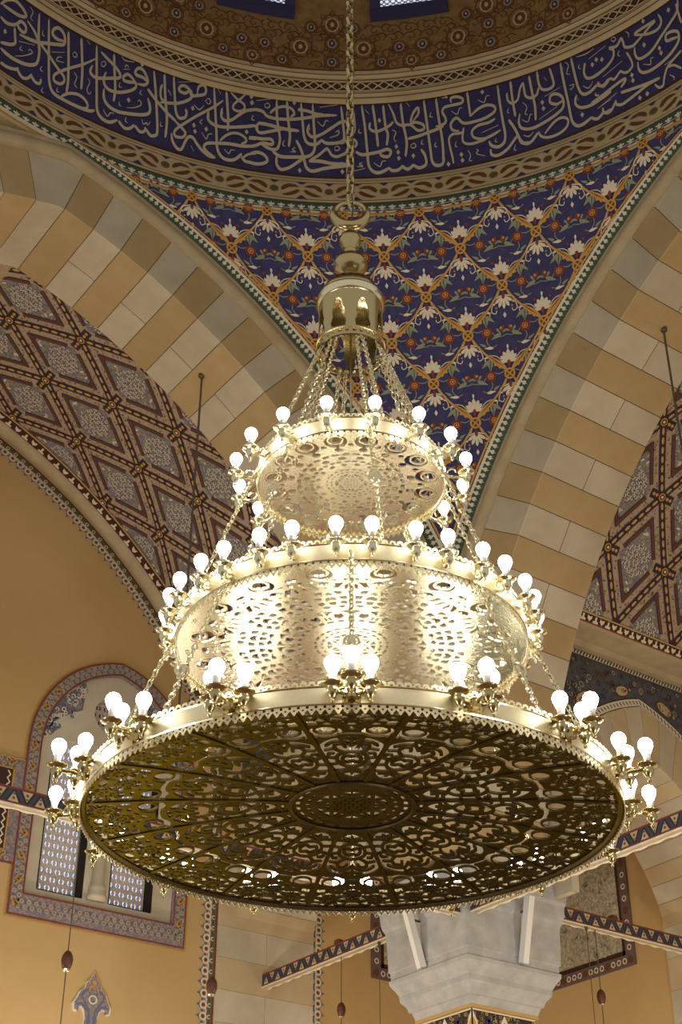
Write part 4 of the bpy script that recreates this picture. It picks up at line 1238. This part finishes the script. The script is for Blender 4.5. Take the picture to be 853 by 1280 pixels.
for k in (0, 1):
    o = Orn(); n = 4
    o.rect(-.47, .47, 5.3, 5.93, M['dbrown'], .004)
    for q in range(260): o.ring((random.uniform(-.45, .45), random.uniform(5.32, 5.9)), random.uniform(.012, .022), .011, M[('olive', 'gold2', 'sage')[q % 3]], .007, 6)
    for i in range(n + 1):
        c = -.47 + i * .94 / n
        if i % 2 == 0:
            for g, m, h in ((1, 'white', .012), (.74, 'gold', .016), (.44, 'red', .02), (.28, 'gold2', .024)): o.poly([(max(-.47, min(.47, c + x * g)), 5.62 + z * (g if z > 0 else 1)) for x, z in ((-.075, -.3), (-.075, .12), (-.05, .2), (0, .28), (.05, .2), (.075, .12), (.075, -.3))], M[m], h)
        else: o.disc((c, 5.78), .05, M['blue'], .012, 10); o.petal((c, 5.78), 0, .09, .06, M['blue'], .012)
    o.rib([(-.47, 5.915), (.47, 5.915)], .02, M['white'], .01)
    o.build('niche_paint', face(k), pier, kind='stuff')
# slim white bars leaning on the capital
for k, (p0, p1, lab) in enumerate((((5.97, 6.77, 6.44), (5.78, 6.80, 7.12), 'slim white bar on the side of the marble capital towards the window'), ((6.82, 5.97, 6.45), (6.83, 5.80, 7.19), 'slim white bar on the side of the marble capital towards the carved panel'))):
    a, b = Vector(p0), Vector(p1); d = b - a
    rt = empty('white_bar', p0, label=lab, cat='bar', group='white bars on the capital')
    rt.rotation_euler = d.to_track_quat('Z', 'Y').to_euler()
    L_ = d.length; mb = MB(); mb.box((0, 0, L_ / 2), (.085, .085, L_)); mb.build('housing', M['marble_white'], rt)
    mb = MB(); mb.box((0, 0, -.006), (.078, .078, .012)); mb.build('end_cap', M['marble'], rt)
    inw = Vector((1, 0, 0)) if k == 0 else Vector((0, 1, 0)); mb = MB()
    for t in (.2, .8):
        c = Vector((0, 0, L_ * t)); w = rt.rotation_euler.to_quaternion().inverted() @ (inw * (.06 + .22 * t)); mb.tube([c, c + w], .014, 6)
    mb.build('mount', M['iron'], rt)

M['sblue2'] = PM('dull_blue_paint', srgb(60, 66, 82), .7)
# ------------------------------------------------------------------ painted tie beams
def tie(p0, p1, label):
    a, b = Vector(p0), Vector(p1); d = b - a; L_ = d.length
    rt = empty('tie_beam', p0, atan2(d.y, d.x), label=label, cat='beam', group='painted tie beams')
    hw, hh = .05, .085
    mb = MB(); mb.box((L_ / 2, 0, 0), (L_, 2 * hw, 2 * hh)); mb.build('beam', M['mould'], rt)
    for sd in (1, -1):
        n = int(L_ / .055); mb = MB()
        mb.grid(lambda i, q: (i * L_ / n, sd * (hw + (.002, .008, .005, -.02)[q]), -hh + (.008, .0, -.012 - .008 * sin(i * 1.5), -.003)[q]), range(n + 1), range(4), flip=sd < 0); mb.build('scalloped_edge', M['white'], rt)
    def side(sd):
        return lambda u, z, h: (u, sd * (hw + h), z)
    o = Orn(); o2 = Orn()
    for oo in (o, o2):
        oo.rect(0, L_, -hh, hh, M['sblue2'], .0015, 6); oo.rect(0, L_, hh - .018, hh, M['red'], .003, 6); oo.rect(0, L_, -hh + .0, -hh + .02, M['red'], .003, 6)
        u = .09; k = 0
        while u < L_:
            s = 1 if k % 2 else -1
            oo.poly([(u - .055, -s * .06), (u + .055, -s * .06), (u, s * .04)], M['cream'], .003); oo.disc((u, -s * .025), .016, M['red'], .006, 6); oo.disc((u, s * .015), .01, M['dbrown'], .006, 5)
            oo.rib([(u - .075, -s * .06), (u - .005, s * .06)], .010, M['dbrown'], .005); oo.rib([(u + .075, -s * .06), (u + .005, s * .06)], .010, M['dbrown'], .005)
            u += .14; k += 1
    o.build('painted_side', side(1), rt, kind='stuff'); o2.build('painted_side', side(-1), rt, kind='stuff')
    mb = MB(); mb.lathe([(.02, -.01), (.07, 0), (.06, .05), (.02, .07)], 10, (L_ * .40, 0, hh)); mb.build('boss', M['brown'], rt)
    return rt
tie((6.0, 6.12, 6.985), (-5.9, 6.12, 6.985), 'painted tie beam crossing the lower edge of the window wall at the left')
tie((6.12, 6.0, 7.0), (6.12, -5.9, 7.0), 'painted tie beam rising behind the lamps to the photo edge at the right')
tie((6.11, 7.45, 7.09), (6.11, W, 7.09), 'short painted tie beam from the capital to the stone foot near the window wall')
tie((7.45, 6.2, 7.25), (W, 6.2, 7.25), 'short painted tie beam running from the capital across the carved panel')

# ------------------------------------------------------------------ rods and pendant cords
def rod(p, length, lab):
    rt = empty('hanging_rod', (p[0], p[1], p[2] - length), label=lab, cat='rod', group='iron rods hanging from the stone arches')
    mb = MB(); mb.lathe([(.014, 0), (.014, length - .03)], 8); mb.build('shaft', M['iron'], rt)
    mb = MB(); mb.lathe([(.02, length - .05), (.045, length - .035), (.05, length + .015)], 10); mb.build('ceiling_cup', M['iron'], rt)
rod((2.48, 6.63, 13.43), 5.2, 'thin dark rod hanging from the striped arch above the window wall')
rod((6.64, 2.48, 13.43), 8.0, 'thin dark rod hanging from the striped arch near the photo edge')
def cord(p, ztop, lab, up=False):
    rt = empty('pendant_cord', (p[0], p[1], 3.4), label=lab, cat='pendant', group='thin pendant cords with wooden balls')
    z = p[2] - 3.4; mb = MB(); mb.lathe([(.006, 0), (.006, ztop - 3.4)], 6); mb.build('cord', M['iron'], rt)
    mb = MB(); mb.lathe([(.008, z - .10), (.035, z - .085), (.05, z - .04), (.056, z), (.05, z + .04), (.03, z + .075), (.008, z + .09)], 12); b = mb.build('ball', M['wood'], rt, smooth=True)
    mb = MB(); mb.lathe([(.03, z - .102), (.036, z - .085), (.03, z - .08)], 10); mb.build('metal_tip', M['metal'], b)
cord((1.207, 6.12, 5.56), 6.9, 'thin cord with wooden ball in front of the twin window')
cord((2.78, 6.12, 5.58), 6.9, 'thin cord with wooden ball over the scroll border beside the stone respond')
cord((6.11, 8.55, 6.357), 7.0, 'thin cord with wooden ball below the short tie beam left of the capital')
cord((8.266, 6.2, 6.348), 7.16, 'thin cord with wooden ball in front of the carved panel')

for p, zt, lab in (((6.11, 7.76, 3.4), 7.0, 'thin bare cord hanging close beside the capital from the short tie beam'), ((8.12, 6.2, 3.4), 7.16, 'thin bare cord beside the ball cord in front of the carved panel')):
    rt = empty('pendant_cord', p, label=lab, cat='pendant', group='thin pendant cords with wooden balls')
    mb = MB(); mb.lathe([(.005, 0), (.005, zt - 3.4)], 6); mb.build('cord', M['iron'], rt)
    mb = MB(); mb.lathe([(.012, zt - 3.44), (.02, zt - 3.42), (.02, zt - 3.395)], 8); mb.build('cord_cup', M['iron'], rt)

# ------------------------------------------------------------------ chandelier
CH = empty('chandelier', (0, 0, Z1), radians(VA + 180), label='three-tiered pierced brass chandelier crowded with lit white bulbs', cat='chandelier')
NS = 16; SEC = 2 * pi / NS
def part(name, me, rz=0, loc=(0, 0, 0), parent=None, **k):
    o = obj(name, me, parent or CH, **k); o.location = loc; o.rotation_euler = (0, 0, rz); return o
def seg_d(x, y, P):
    d = np.full_like(x, 9.0)
    for (ax, ay), (bx, by) in zip(P[:-1], P[1:]):
        vx, vy = bx - ax, by - ay; t = np.clip(((x - ax) * vx + (y - ay) * vy) / (vx * vx + vy * vy + 1e-12), 0, 1)
        d = np.minimum(d, np.hypot(x - ax - t * vx, y - ay - t * vy))
    return d
def rosette(x, y, cx, cy, a):
    """sd of the openings of a pierced rosette of radius a (positive = metal)"""
    px, py = x - cx, y - cy; r = np.hypot(px, py) / a; t = np.arctan2(py, px)
    rib = np.maximum(.07 - np.abs(r - .52 - .07 * np.cos(8 * t)), .14 - r)
    rib = np.maximum(rib, .06 - np.abs(np.sin(4 * t + 2.2 * (r - .5))) * r / 4 * 1.6)
    rib = np.maximum(rib, np.where(r > .5, .055 - np.abs(np.sin(4 * t + pi / 2)) * r / 4 * 1.5, -1))
    return np.maximum(r - 1, rib) * a
MED = [cr(p, 3) for p in (
    [(0, .70), (0, .60)], [(.0, .385), (.03, .40), (.052, .45), (.048, .50), (.02, .53), (0, .535)], [(.0, .445), (.022, .43), (.034, .46), (.02, .495), (.0, .485)],
    [(.03, .53), (.055, .56), (.06, .60), (.035, .615), (.022, .585)], [(0, .60), (.03, .64), (.065, .635), (.088, .60)], [(0, .655), (.03, .68), (.055, .69)],
    [(.05, .47), (.085, .48)], [(.057, .57), (.09, .555)], [(.0, .385), (.025, .355), (.05, .35)], [(.03, .33), (0, .345)], [(.045, .42), (.07, .41)], [(.0, .32), (.0, .36)], [(.03, .64), (.04, .675)], [(.065, .52), (.078, .52), (.082, .50)])]
def field1(ph, r):
    x, y = np.abs(r * np.sin(ph)), r * np.cos(ph)
    s = np.full_like(x, .02)
    wx = np.interp(y, [.28, .36, .5, .62, .70], [.044, .066, .094, .118, .108])
    q = (1 - np.sqrt((x / wx) ** 2 + ((y - .492) / .206) ** 4)) * .08
    rib = np.full_like(x, -9.0)
    for p in MED: rib = np.maximum(rib, .0064 - seg_d(x, y, p))
    s = np.minimum(s, np.maximum(-q, rib))
    cx, cy = .0885, .762
    d = np.hypot(x - cx, y - cy); s = np.minimum(s, d - .034)
    s = np.minimum(s, np.maximum(np.hypot(x - cx, y - cy + .013) - 0.056, .0425 - d))
    s = np.minimum(s, np.hypot(x, (y - .785)) - .013)
    s = np.minimum(s, np.maximum(np.abs(x) - .045, np.abs(y - .732 - x * x * -3) - .009))
    s = np.minimum(s, np.maximum(np.abs(x - .135 * y / .85) - .018, np.abs(y - .838) - .020))
    s = np.minimum(s, np.maximum(np.abs(x - .124 * y / .72) - .008, np.abs(y - .700) - .010))
    s = np.minimum(s, rosette(x, y, .097, .920, .066))
    s = np.minimum(s, rosette(x, y, .0, .868, .050))
    s = np.minimum(s, np.sqrt((x / .030) ** 2 + ((y - .957) / .016) ** 2) * .02 - .02)
    s = np.minimum(s, np.sqrt(((x - .165) / .02) ** 2 + ((y - .955) / .012) ** 2) * .015 - .015)
    for cx_, cy_, rx, ry in ((0, .262, .022, .007), (.035, .268, .010, .008), (.024, .285, .009, .006), (.058, .325, .006, .012)): s = np.minimum(s, np.sqrt(((x - cx_) / rx) ** 2 + ((y - cy_) / ry) ** 2) * .008 - .008)
    K = 150.0; lace = np.cos(K * x) + np.cos(K * (.5 * x + .866 * y)) + np.cos(K * (.5 * x - .866 * y) + .8)
    s = np.where((r > .30) & (np.abs(np.abs(ph) - SEC / 2) * r > .016), np.minimum(s, np.maximum(.0165 - s, (.3 - lace) * .005)), s)
    edge = np.minimum(r - .236, 1 - r) * 1
    return np.where(edge < .012, .02, s)
def lift(r, Rm, L): return L * (1 - (r / Rm) ** 2)
def discmap(Rm, L, th=.012):
    def f(ph, r, s):
        rr = r * Rm; return (rr * cos(ph), rr * sin(ph), lift(rr, Rm, L) + th * (1 - s))
    return f
g = .0006
me1 = pierced('disc_panel', field1, np.linspace(-SEC / 2 + g, SEC / 2 - g, 97), np.linspace(.236, 1.0, 191), discmap(R1, .105), M['shademetal'])
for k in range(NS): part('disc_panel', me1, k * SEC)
def centre_field(ro):
    def f(t, r):
        x, y = r * np.cos(t), r * np.sin(t); q = r / ro
        s = np.full_like(r, .02)
        s = np.minimum(s, np.maximum(np.abs(q - .87) - .035, .25 - np.abs(np.sin(t * 12)) + .06) * .1)
        s = np.minimum(s, np.maximum(np.abs(q - .71) - .03, .42 - np.abs(np.sin(t * 12 + .8))) * .1)
        inner = q < .60
        star = np.full_like(r, -9.0)
        for k in range(6):
            a = k * pi / 3; n = np.cos(t - a) * q; star = np.maximum(star, .035 - np.abs(n - .33))
        hexg = .035 - np.abs(((x / ro / .13 + .5 * (np.floor(y / ro / .11) % 2)) % 1) - .5) * .13
        hexg = np.maximum(hexg, .022 - np.abs(((y / ro / .11) % 1) - .5) * .11)
        rib = np.where(np.abs(q) < .33, np.maximum(star, np.where(q < .3, hexg, -9)), star)
        rib = np.maximum(rib, np.where(q > .33, .02 - np.abs(np.sin(6 * t) * q / 6), -9))
        s = np.where(inner, np.minimum(s, np.maximum(q - .58, rib) * .1), s)
        return np.where(q > .965, .02, s)
    return f
mec = pierced('centre_medallion', centre_field(.236), np.linspace(0, 2 * pi, 193), np.linspace(.002, .236, 50), discmap(R1, .105), M['shademetal']); part('centre_medallion', mec, pi / 6)
# raised ring round the medallion and radial ribs between the panels
mb = MB(); mb.tube([(.236 * R1 * cos(2 * pi * k / 48), .236 * R1 * sin(2 * pi * k / 48), lift(.236 * R1, R1, .105) - .004) for k in range(48)], .012, 6, True); mb.build('medallion_ring', M['shademetal'], CH)
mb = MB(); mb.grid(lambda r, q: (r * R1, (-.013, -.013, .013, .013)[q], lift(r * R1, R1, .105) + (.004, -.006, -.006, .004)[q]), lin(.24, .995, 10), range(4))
mer = me_of('rib', mb.V, mb.F, M['shademetal'])
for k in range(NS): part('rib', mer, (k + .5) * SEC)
mb = MB(); mb.tube([(R1 * cos(2 * pi * k / 96), R1 * sin(2 * pi * k / 96), 0) for k in range(96)], .018, 6, True); mb.build('disc_hoop', M['shademetal'], CH)
# upper discs
def field2(ph, r):
    x, y = np.abs(r * np.sin(ph)), r * np.cos(ph); s = np.full_like(x, .02)
    d = np.hypot(x, y - .885); s = np.minimum(s, d - .040); s = np.minimum(s, np.maximum(np.hypot(x, y - .868) - .072, .055 - d))
    X, Y = x * 1.0 + .012 * np.sin(y * 31), y + .02 * np.sin(x * 37 + y * 9); K = 104.0
    lace = np.cos(K * X) + np.cos(K * (.5 * X + .866 * Y)) + np.cos(K * (-.5 * X + .866 * Y) + 1.3 * np.sin(11 * Y)) + .5 * np.cos(2 * K * Y)
    m = np.maximum(np.abs(y - .545) - .255, x - y * .176)
    s = np.minimum(s, np.maximum(m, (.12 - lace) * .008))
    s = np.maximum(s, .011 - np.abs(np.hypot(x, y - .56) - .125))
    for cx_, cy_, rr in ((.15, .83, .02), (.17, .93, .014), (.0, .80, .012)): s = np.minimum(s, np.hypot(x - cx_, y - cy_) - rr)
    s = np.minimum(s, np.maximum(np.abs(r - .30) - .012, .010 - np.abs(x - .028)) )
    return np.where((r > .975) | (r < .245), .02, s)
me2 = pierced('disc_panel', field2, np.linspace(-SEC / 2 + g, SEC / 2 - g, 101), np.linspace(.24, 1.0, 221), discmap(R2, .05), M['metal'])
for k in range(NS): part('disc_panel', me2, (k + .5) * SEC, (0, 0, Z2 - Z1))
mec = pierced('centre_medallion', centre_field(.24), np.linspace(0, 2 * pi, 129), np.linspace(.002, .24, 40), discmap(R2, .05), M['metal']); part('centre_medallion', mec, 0, (0, 0, Z2 - Z1))
def field3(ph, r):
    x, y = np.abs(r * np.sin(ph)), r * np.cos(ph); s = np.full_like(x, .02)
    d = np.hypot(x, y - .85); s = np.minimum(s, d - .070); s = np.minimum(s, np.maximum(np.hypot(x, y - .825) - .122, .090 - d))
    s = np.minimum(s, np.hypot(x - .155 * y / .8, y - .735) - .030); s = np.minimum(s, np.hypot(x, y - .655) - .044)
    s = np.minimum(s, np.maximum(np.abs(y - .56) - .021, np.abs(x - .055) - .038))
    s = np.minimum(s, np.hypot(x * .8, y - .485) - .032); s = np.minimum(s, np.maximum(np.abs(y - .42) - .018, np.abs(x - .045) - .026))
    s = np.minimum(s, np.hypot(x, y - .36) - .026)
    return np.where((r > .97) | (r < .31), .02, s)
me3 = pierced('disc_panel', field3, np.linspace(-SEC / 2 + g, SEC / 2 - g, 49), np.linspace(.30, 1.0, 91), discmap(R3, .03), M['metal'])
for k in range(NS): part('disc_panel', me3, (k + .5) * SEC, (0, 0, Z3 - Z1))
mec = pierced('centre_medallion', centre_field(.30), np.linspace(0, 2 * pi, 97), np.linspace(.002, .30, 36), discmap(R3, .03), M['metal']); part('centre_medallion', mec, 0, (0, 0, Z3 - Z1))
# rims: lace fringe below, plain band, pierced crest above
def rim(Rm, z0, n, hb):
    per = SEC / n
    def fld(u, v):
        t = ((u + SEC / 2) % per) / per - .5; sx = t * per * Rm          # metres from the middle of a tooth
        w = per * Rm
        s = np.full_like(u, .01)
        s = np.minimum(s, np.hypot(sx, v - hb - .010) - .011)                                   # crest holes
        s = np.minimum(s, np.hypot(np.abs(sx) - w / 2, v - hb - .020) - .006)
        s = np.where(v > hb + .015, np.minimum(s, hb + .034 - v - .012 * (np.abs(sx) / (w / 2)) ** 2), s)
        s = np.minimum(s, np.hypot(np.abs(sx) - w / 2, v + .004) - .008)                        # fringe
        s = np.minimum(s, np.hypot(sx, v + .018) - .006)
        s = np.where(v < -.010, np.minimum(s, np.minimum(.036 - np.abs(v + .01) - np.abs(sx) * 1.4, .011 - np.abs(sx) * .2)), s)
        s = np.where(v < -.026, np.minimum(s, .011 - np.hypot(sx, (v + .034) * .8)), s)
        return s
    return pierced('rim_panel', fld, np.linspace(-SEC / 2, SEC / 2, int(n * 9) + 1), np.concatenate([np.linspace(-.05, .012, 26), np.linspace(.03, hb - .012, 4), np.linspace(hb - .006, hb + .036, 18)]), lambda u, v, s: ((Rm - .005 * s + .002) * cos(u), (Rm - .005 * s + .002) * sin(u), v), M['rimmetal'])
for Rm, z, n, hb in ((R1 + .018, Z1, 14, .10), (R2 + .012, Z2, 10, .11), (R3 + .010, Z3, 6, .105)):
    mr = rim(Rm, z, n, hb)
    for k in range(NS): part('rim_panel', mr, (k + .5) * SEC, (0, 0, z - Z1))
    for zz_ in (hb + .002, .008):
        mb = MB(); mb.tube([(Rm * cos(2 * pi * k / 96), Rm * sin(2 * pi * k / 96), 0) for k in range(96)], .007, 5, True); o = mb.build('rim_bead', M['metal'], CH); o.location = (0, 0, z - Z1 + zz_)
# bulbs and their holders
mb = MB(); mb.lathe([(.021, -.045), (.026, -.03), (.036, -.008)] + [(.041 * cos(radians(a)), .041 * sin(radians(a)) + .012) for a in (-18, 5, 28, 50, 70, 90)], 18); BULBM = me_of('bulb', mb.V, mb.F, M['bulb'], smooth=True)
mb = MB(); mb.lathe([(.018, -.105), (.019, -.06), (.0225, -.043), (.015, -.042)], 14); NECKM = me_of('bulb_neck', mb.V, mb.F, M['neck'], smooth=True)
mb = MB(); mb.lathe([(.0, -.205), (.009, -.200), (.011, -.190), (.006, -.183), (.016, -.172), (.028, -.150), (.031, -.132), (.024, -.122), (.030, -.116), (.050, -.108), (.057, -.100), (.050, -.097), (.024, -.098), (.022, -.085), (.0, -.085)], 16); CUPM = me_of('holder', mb.V, mb.F, M['brass'], smooth=True)
CUPM2 = CUPM.copy(); CUPM2.materials.clear(); CUPM2.materials.append(M['metal'])
def holder(parent, loc, cup):
    for nm, me in (('holder', cup), ('bulb_neck', NECKM), ('bulb', BULBM)):
        o = obj(nm, me, parent); o.location = loc
# lower tier: brackets of three
mb = MB()
mb.tube(cr3 := [(R1 + .01, 0, .05), (R1 + .06, 0, .035), (R1 + .10, 0, .05), (1.71, 0, .045)], .011, 6)
for sg in (1, -1):
    mb.tube([(R1 + .05, 0, .04), (1.555, sg * .05, .055), (1.585, sg * .09, .065)], .009, 6)
    mb.tube([(R1 + .02 + .03 * cos(a), sg * (.03 + .03 * sin(a)), .075) for a in lin(0, 5, 10)], .006, 5)
mb.lathe([(.03, 0), (.034, .02), (.02, .03), (.026, .05), (.012, .06)], 10, (R1 + .055, 0, .02)); mb.box((R1 + .016, 0, .05), (.012, .09, .07))
BR1 = me_of('lamp_bracket', mb.V, mb.F, M['brass'])
for k in range(NS):
    b = part('lamp_bracket', BR1, k * SEC)
    for loc in ((1.71, 0, .175), (1.588, .092, .19), (1.588, -.092, .19)): holder(b, loc, CUPM)
# middle tier: pairs; top tier: singles
mb = MB(); ra = R2 + .012; mb.tube([(ra, 0, .04), (ra + .03, 0, .02), (ra + .06, 0, .03), (1.145, 0, .055)], .010, 6); mb.tube([(ra + .02 + .022 * cos(a), 0, .075 + .022 * sin(a)) for a in lin(0, 5, 10)], .006, 5)
BR2 = me_of('lamp_bracket', mb.V, mb.F, M['metal'])
for k in range(NS):
    for d in (-5.0, 5.0):
        b = part('lamp_bracket', BR2, k * SEC + radians(d + .8), (0, 0, Z2 - Z1)); holder(b, (1.145, 0, .19), CUPM2)
mb = MB(); ra = R3 + .010; mb.tube([(ra, 0, .03), (ra + .04, 0, -.015), (ra + .09, 0, -.02), (.74, 0, -.03), (.765, 0, -.025)], .010, 6); mb.tube([(ra + .05 + .028 * cos(a), 0, .02 + .028 * sin(a)) for a in lin(0, 5, 10)], .006, 5)
BR3 = me_of('lamp_bracket', mb.V, mb.F, M['metal'])
for k in range(NS):
    b = part('lamp_bracket', BR3, (k + .5) * SEC, (0, 0, Z3 - Z1)); holder(b, (.765, 0, .11), CUPM2)
# chains
def chain_mesh(name, p0, p1, pitch, wire, wid, mat, sag=0, medal=None):
    a, b = Vector(p0), Vector(p1); d = b - a; n = max(int(d.length / pitch), 2); t = d.normalized(); x = t.orthogonal().normalized(); y = t.cross(x); mb = MB()
    for k in range(n):
        c = a + d * ((k + .5) / n); u = x if k % 2 else y; L_ = pitch * .68
        if medal and abs((k + .5) / n - medal) < .5 / n: mb.tube([c + Vector((0, cos(q), sin(q))) * .038 for q in lin(0, 2 * pi, 14)[:-1]], .009, 5, True); mb.lathe([(.0, -.01), (.026, -.006), (.026, .006), (0, .01)], 10, c, Matrix.Rotation(pi / 2, 3, 'Y')); continue
        pts = [c + t * (L_ * cos(q)) + u * (wid * sin(q)) for q in lin(0, 2 * pi, 10)[:-1]]; mb.tube(pts, wire, 5, True)
    return me_of(name, mb.V, mb.F, mat)
PHI = [radians(q) for q in (10, 55, 100, 145, 190, 235, 280, 325)]
mc = chain_mesh('chain', (.215, 0, 8.16 - Z1), (R3 - .02, 0, Z3 + .11 - Z1), .036, .0055, .013, M['metal'])
for q in PHI: part('chain', mc, q); part('chain', mc, q + .19)
mc = chain_mesh('chain', (R3 + .015, 0, Z3 + .06 - Z1), (R2 - .01, 0, Z2 + .12 - Z1), .036, .0055, .013, M['metal'], medal=.45)
for q in PHI: part('chain', mc, q)
mc = chain_mesh('chain', (R2 + .015, 0, Z2 + .06 - Z1), (R1 - .01, 0, Z1 + .11 - Z1), .036, .0055, .013, M['metal'], medal=.7)
for q in (-40, 0, 40, 85, 130, 180, 230, 275): part('chain', mc, radians(q))
# canopy
mb = MB(); zc = 8.16 - Z1
mb.lathe([(.212, zc + .50), (.232, zc + .485), (.246, zc + .46), (.240, zc + .45), (.250, zc + .435), (.236, zc + .42), (.228, zc + .40)], 40); mb.build('canopy_moulding', M['metal'], CH, smooth=True)
cm = pierced('canopy_dome', lambda u, v: np.minimum(np.hypot(((u / (2 * pi / 26)) % 1 - .5) * .05, v - .10) - .012, np.hypot(((u / (2 * pi / 26) + .5) % 1 - .5) * .05, v - .055) - .012), np.linspace(0, 2 * pi, 209), np.linspace(0, .19, 30), lambda u, v, s: ((.215 * cos(v / .19 * 1.25) - .004 * s) * cos(u), (.215 * cos(v / .19 * 1.25) - .004 * s) * sin(u), zc + .495 + .17 * sin(v / .19 * 1.35)), M['brass']); part('canopy_dome', cm)
def canf(u, v):
    t = ((u / (2 * pi / 8)) % 1 - .5) * (2 * pi / 8) * .23; w = np.interp(v, [0, .05, .16, .24, .33, .36], [.078, .072, .056, .05, .02, -.02]) * (1 + .09 * np.sin(v * 70))
    return np.where(v < .33, np.abs(t) - w * .85, .02)
cm = pierced('canopy_wall', canf, np.linspace(0, 2 * pi, 241), np.linspace(.03, .41, 40), lambda u, v, s: ((.228 - .004 * s) * cos(u), (.228 - .004 * s) * sin(u), zc + v), M['brass']); part('canopy_wall', cm)
cm = pierced('canopy_ring', lambda u, v: np.where((v > .006) & (v < .052), np.hypot(((u / (2 * pi / 30)) % 1 - .5) * .05, v - .03) - .014, .02), np.linspace(0, 2 * pi, 241), np.linspace(-.012, .065, 18), lambda u, v, s: ((.238 + .008 * (1 if v < 0 or v > .055 else 0) - .008 * s) * cos(u), (.238 + .008 * (1 if v < 0 or v > .055 else 0) - .008 * s) * sin(u), zc - .02 + v), M['brass']); part('canopy_ring', cm)
mb = MB(); mb.lathe([(.05, zc + .655), (.065, zc + .67), (.045, zc + .69), (.042, zc + .715), (.06, zc + .73), (.105, zc + .76), (.122, zc + .80), (.124, zc + .83), (.11, zc + .87), (.07, zc + .90), (.045, zc + .915), (.045, zc + .945), (.055, zc + .955), (.04, zc + .97), (.06, zc + .995), (.080, zc + 1.04), (.082, zc + 1.075), (.07, zc + 1.115), (.04, zc + 1.15), (.025, zc + 1.175), (.03, zc + 1.19), (.02, zc + 1.21)], 28); mb.build('stem_balls', M['brass'], CH, smooth=True)
mb = MB(); zr = zc + 1.345; n = 44
mb.tube([(0, .122 * sin(2 * pi * k / n), zr - .122 * cos(2 * pi * k / n)) for k in range(n)], [.012 + .034 * (max(0, cos(pi * k / n * 2) * .5 + .5)) ** .8 for k in range(n)], 10, True); mb.build('crescent_ring', M['brass'], CH, smooth=True)
mb = MB(); mb.lathe([(.008, Z3 - Z1 + .03), (.008, zc + .5)], 8); mb.build('stem', M['brass'], CH)
# thin lip below the crescent and the long chain up into the dome
mc = chain_mesh('suspension_chain', (0, 0, zr + .10), (0, 0, 24.2 - Z1), .105, .013, .030, M['brass']); part('suspension_chain', mc)
mb = MB(); mb.tube([(.02 * sin(z * 9), .02 * cos(z * 9), z) for z in lin(zr - .10, 24.0 - Z1, 160)], .007, 5); mb.build('wire', M['iron'], CH)
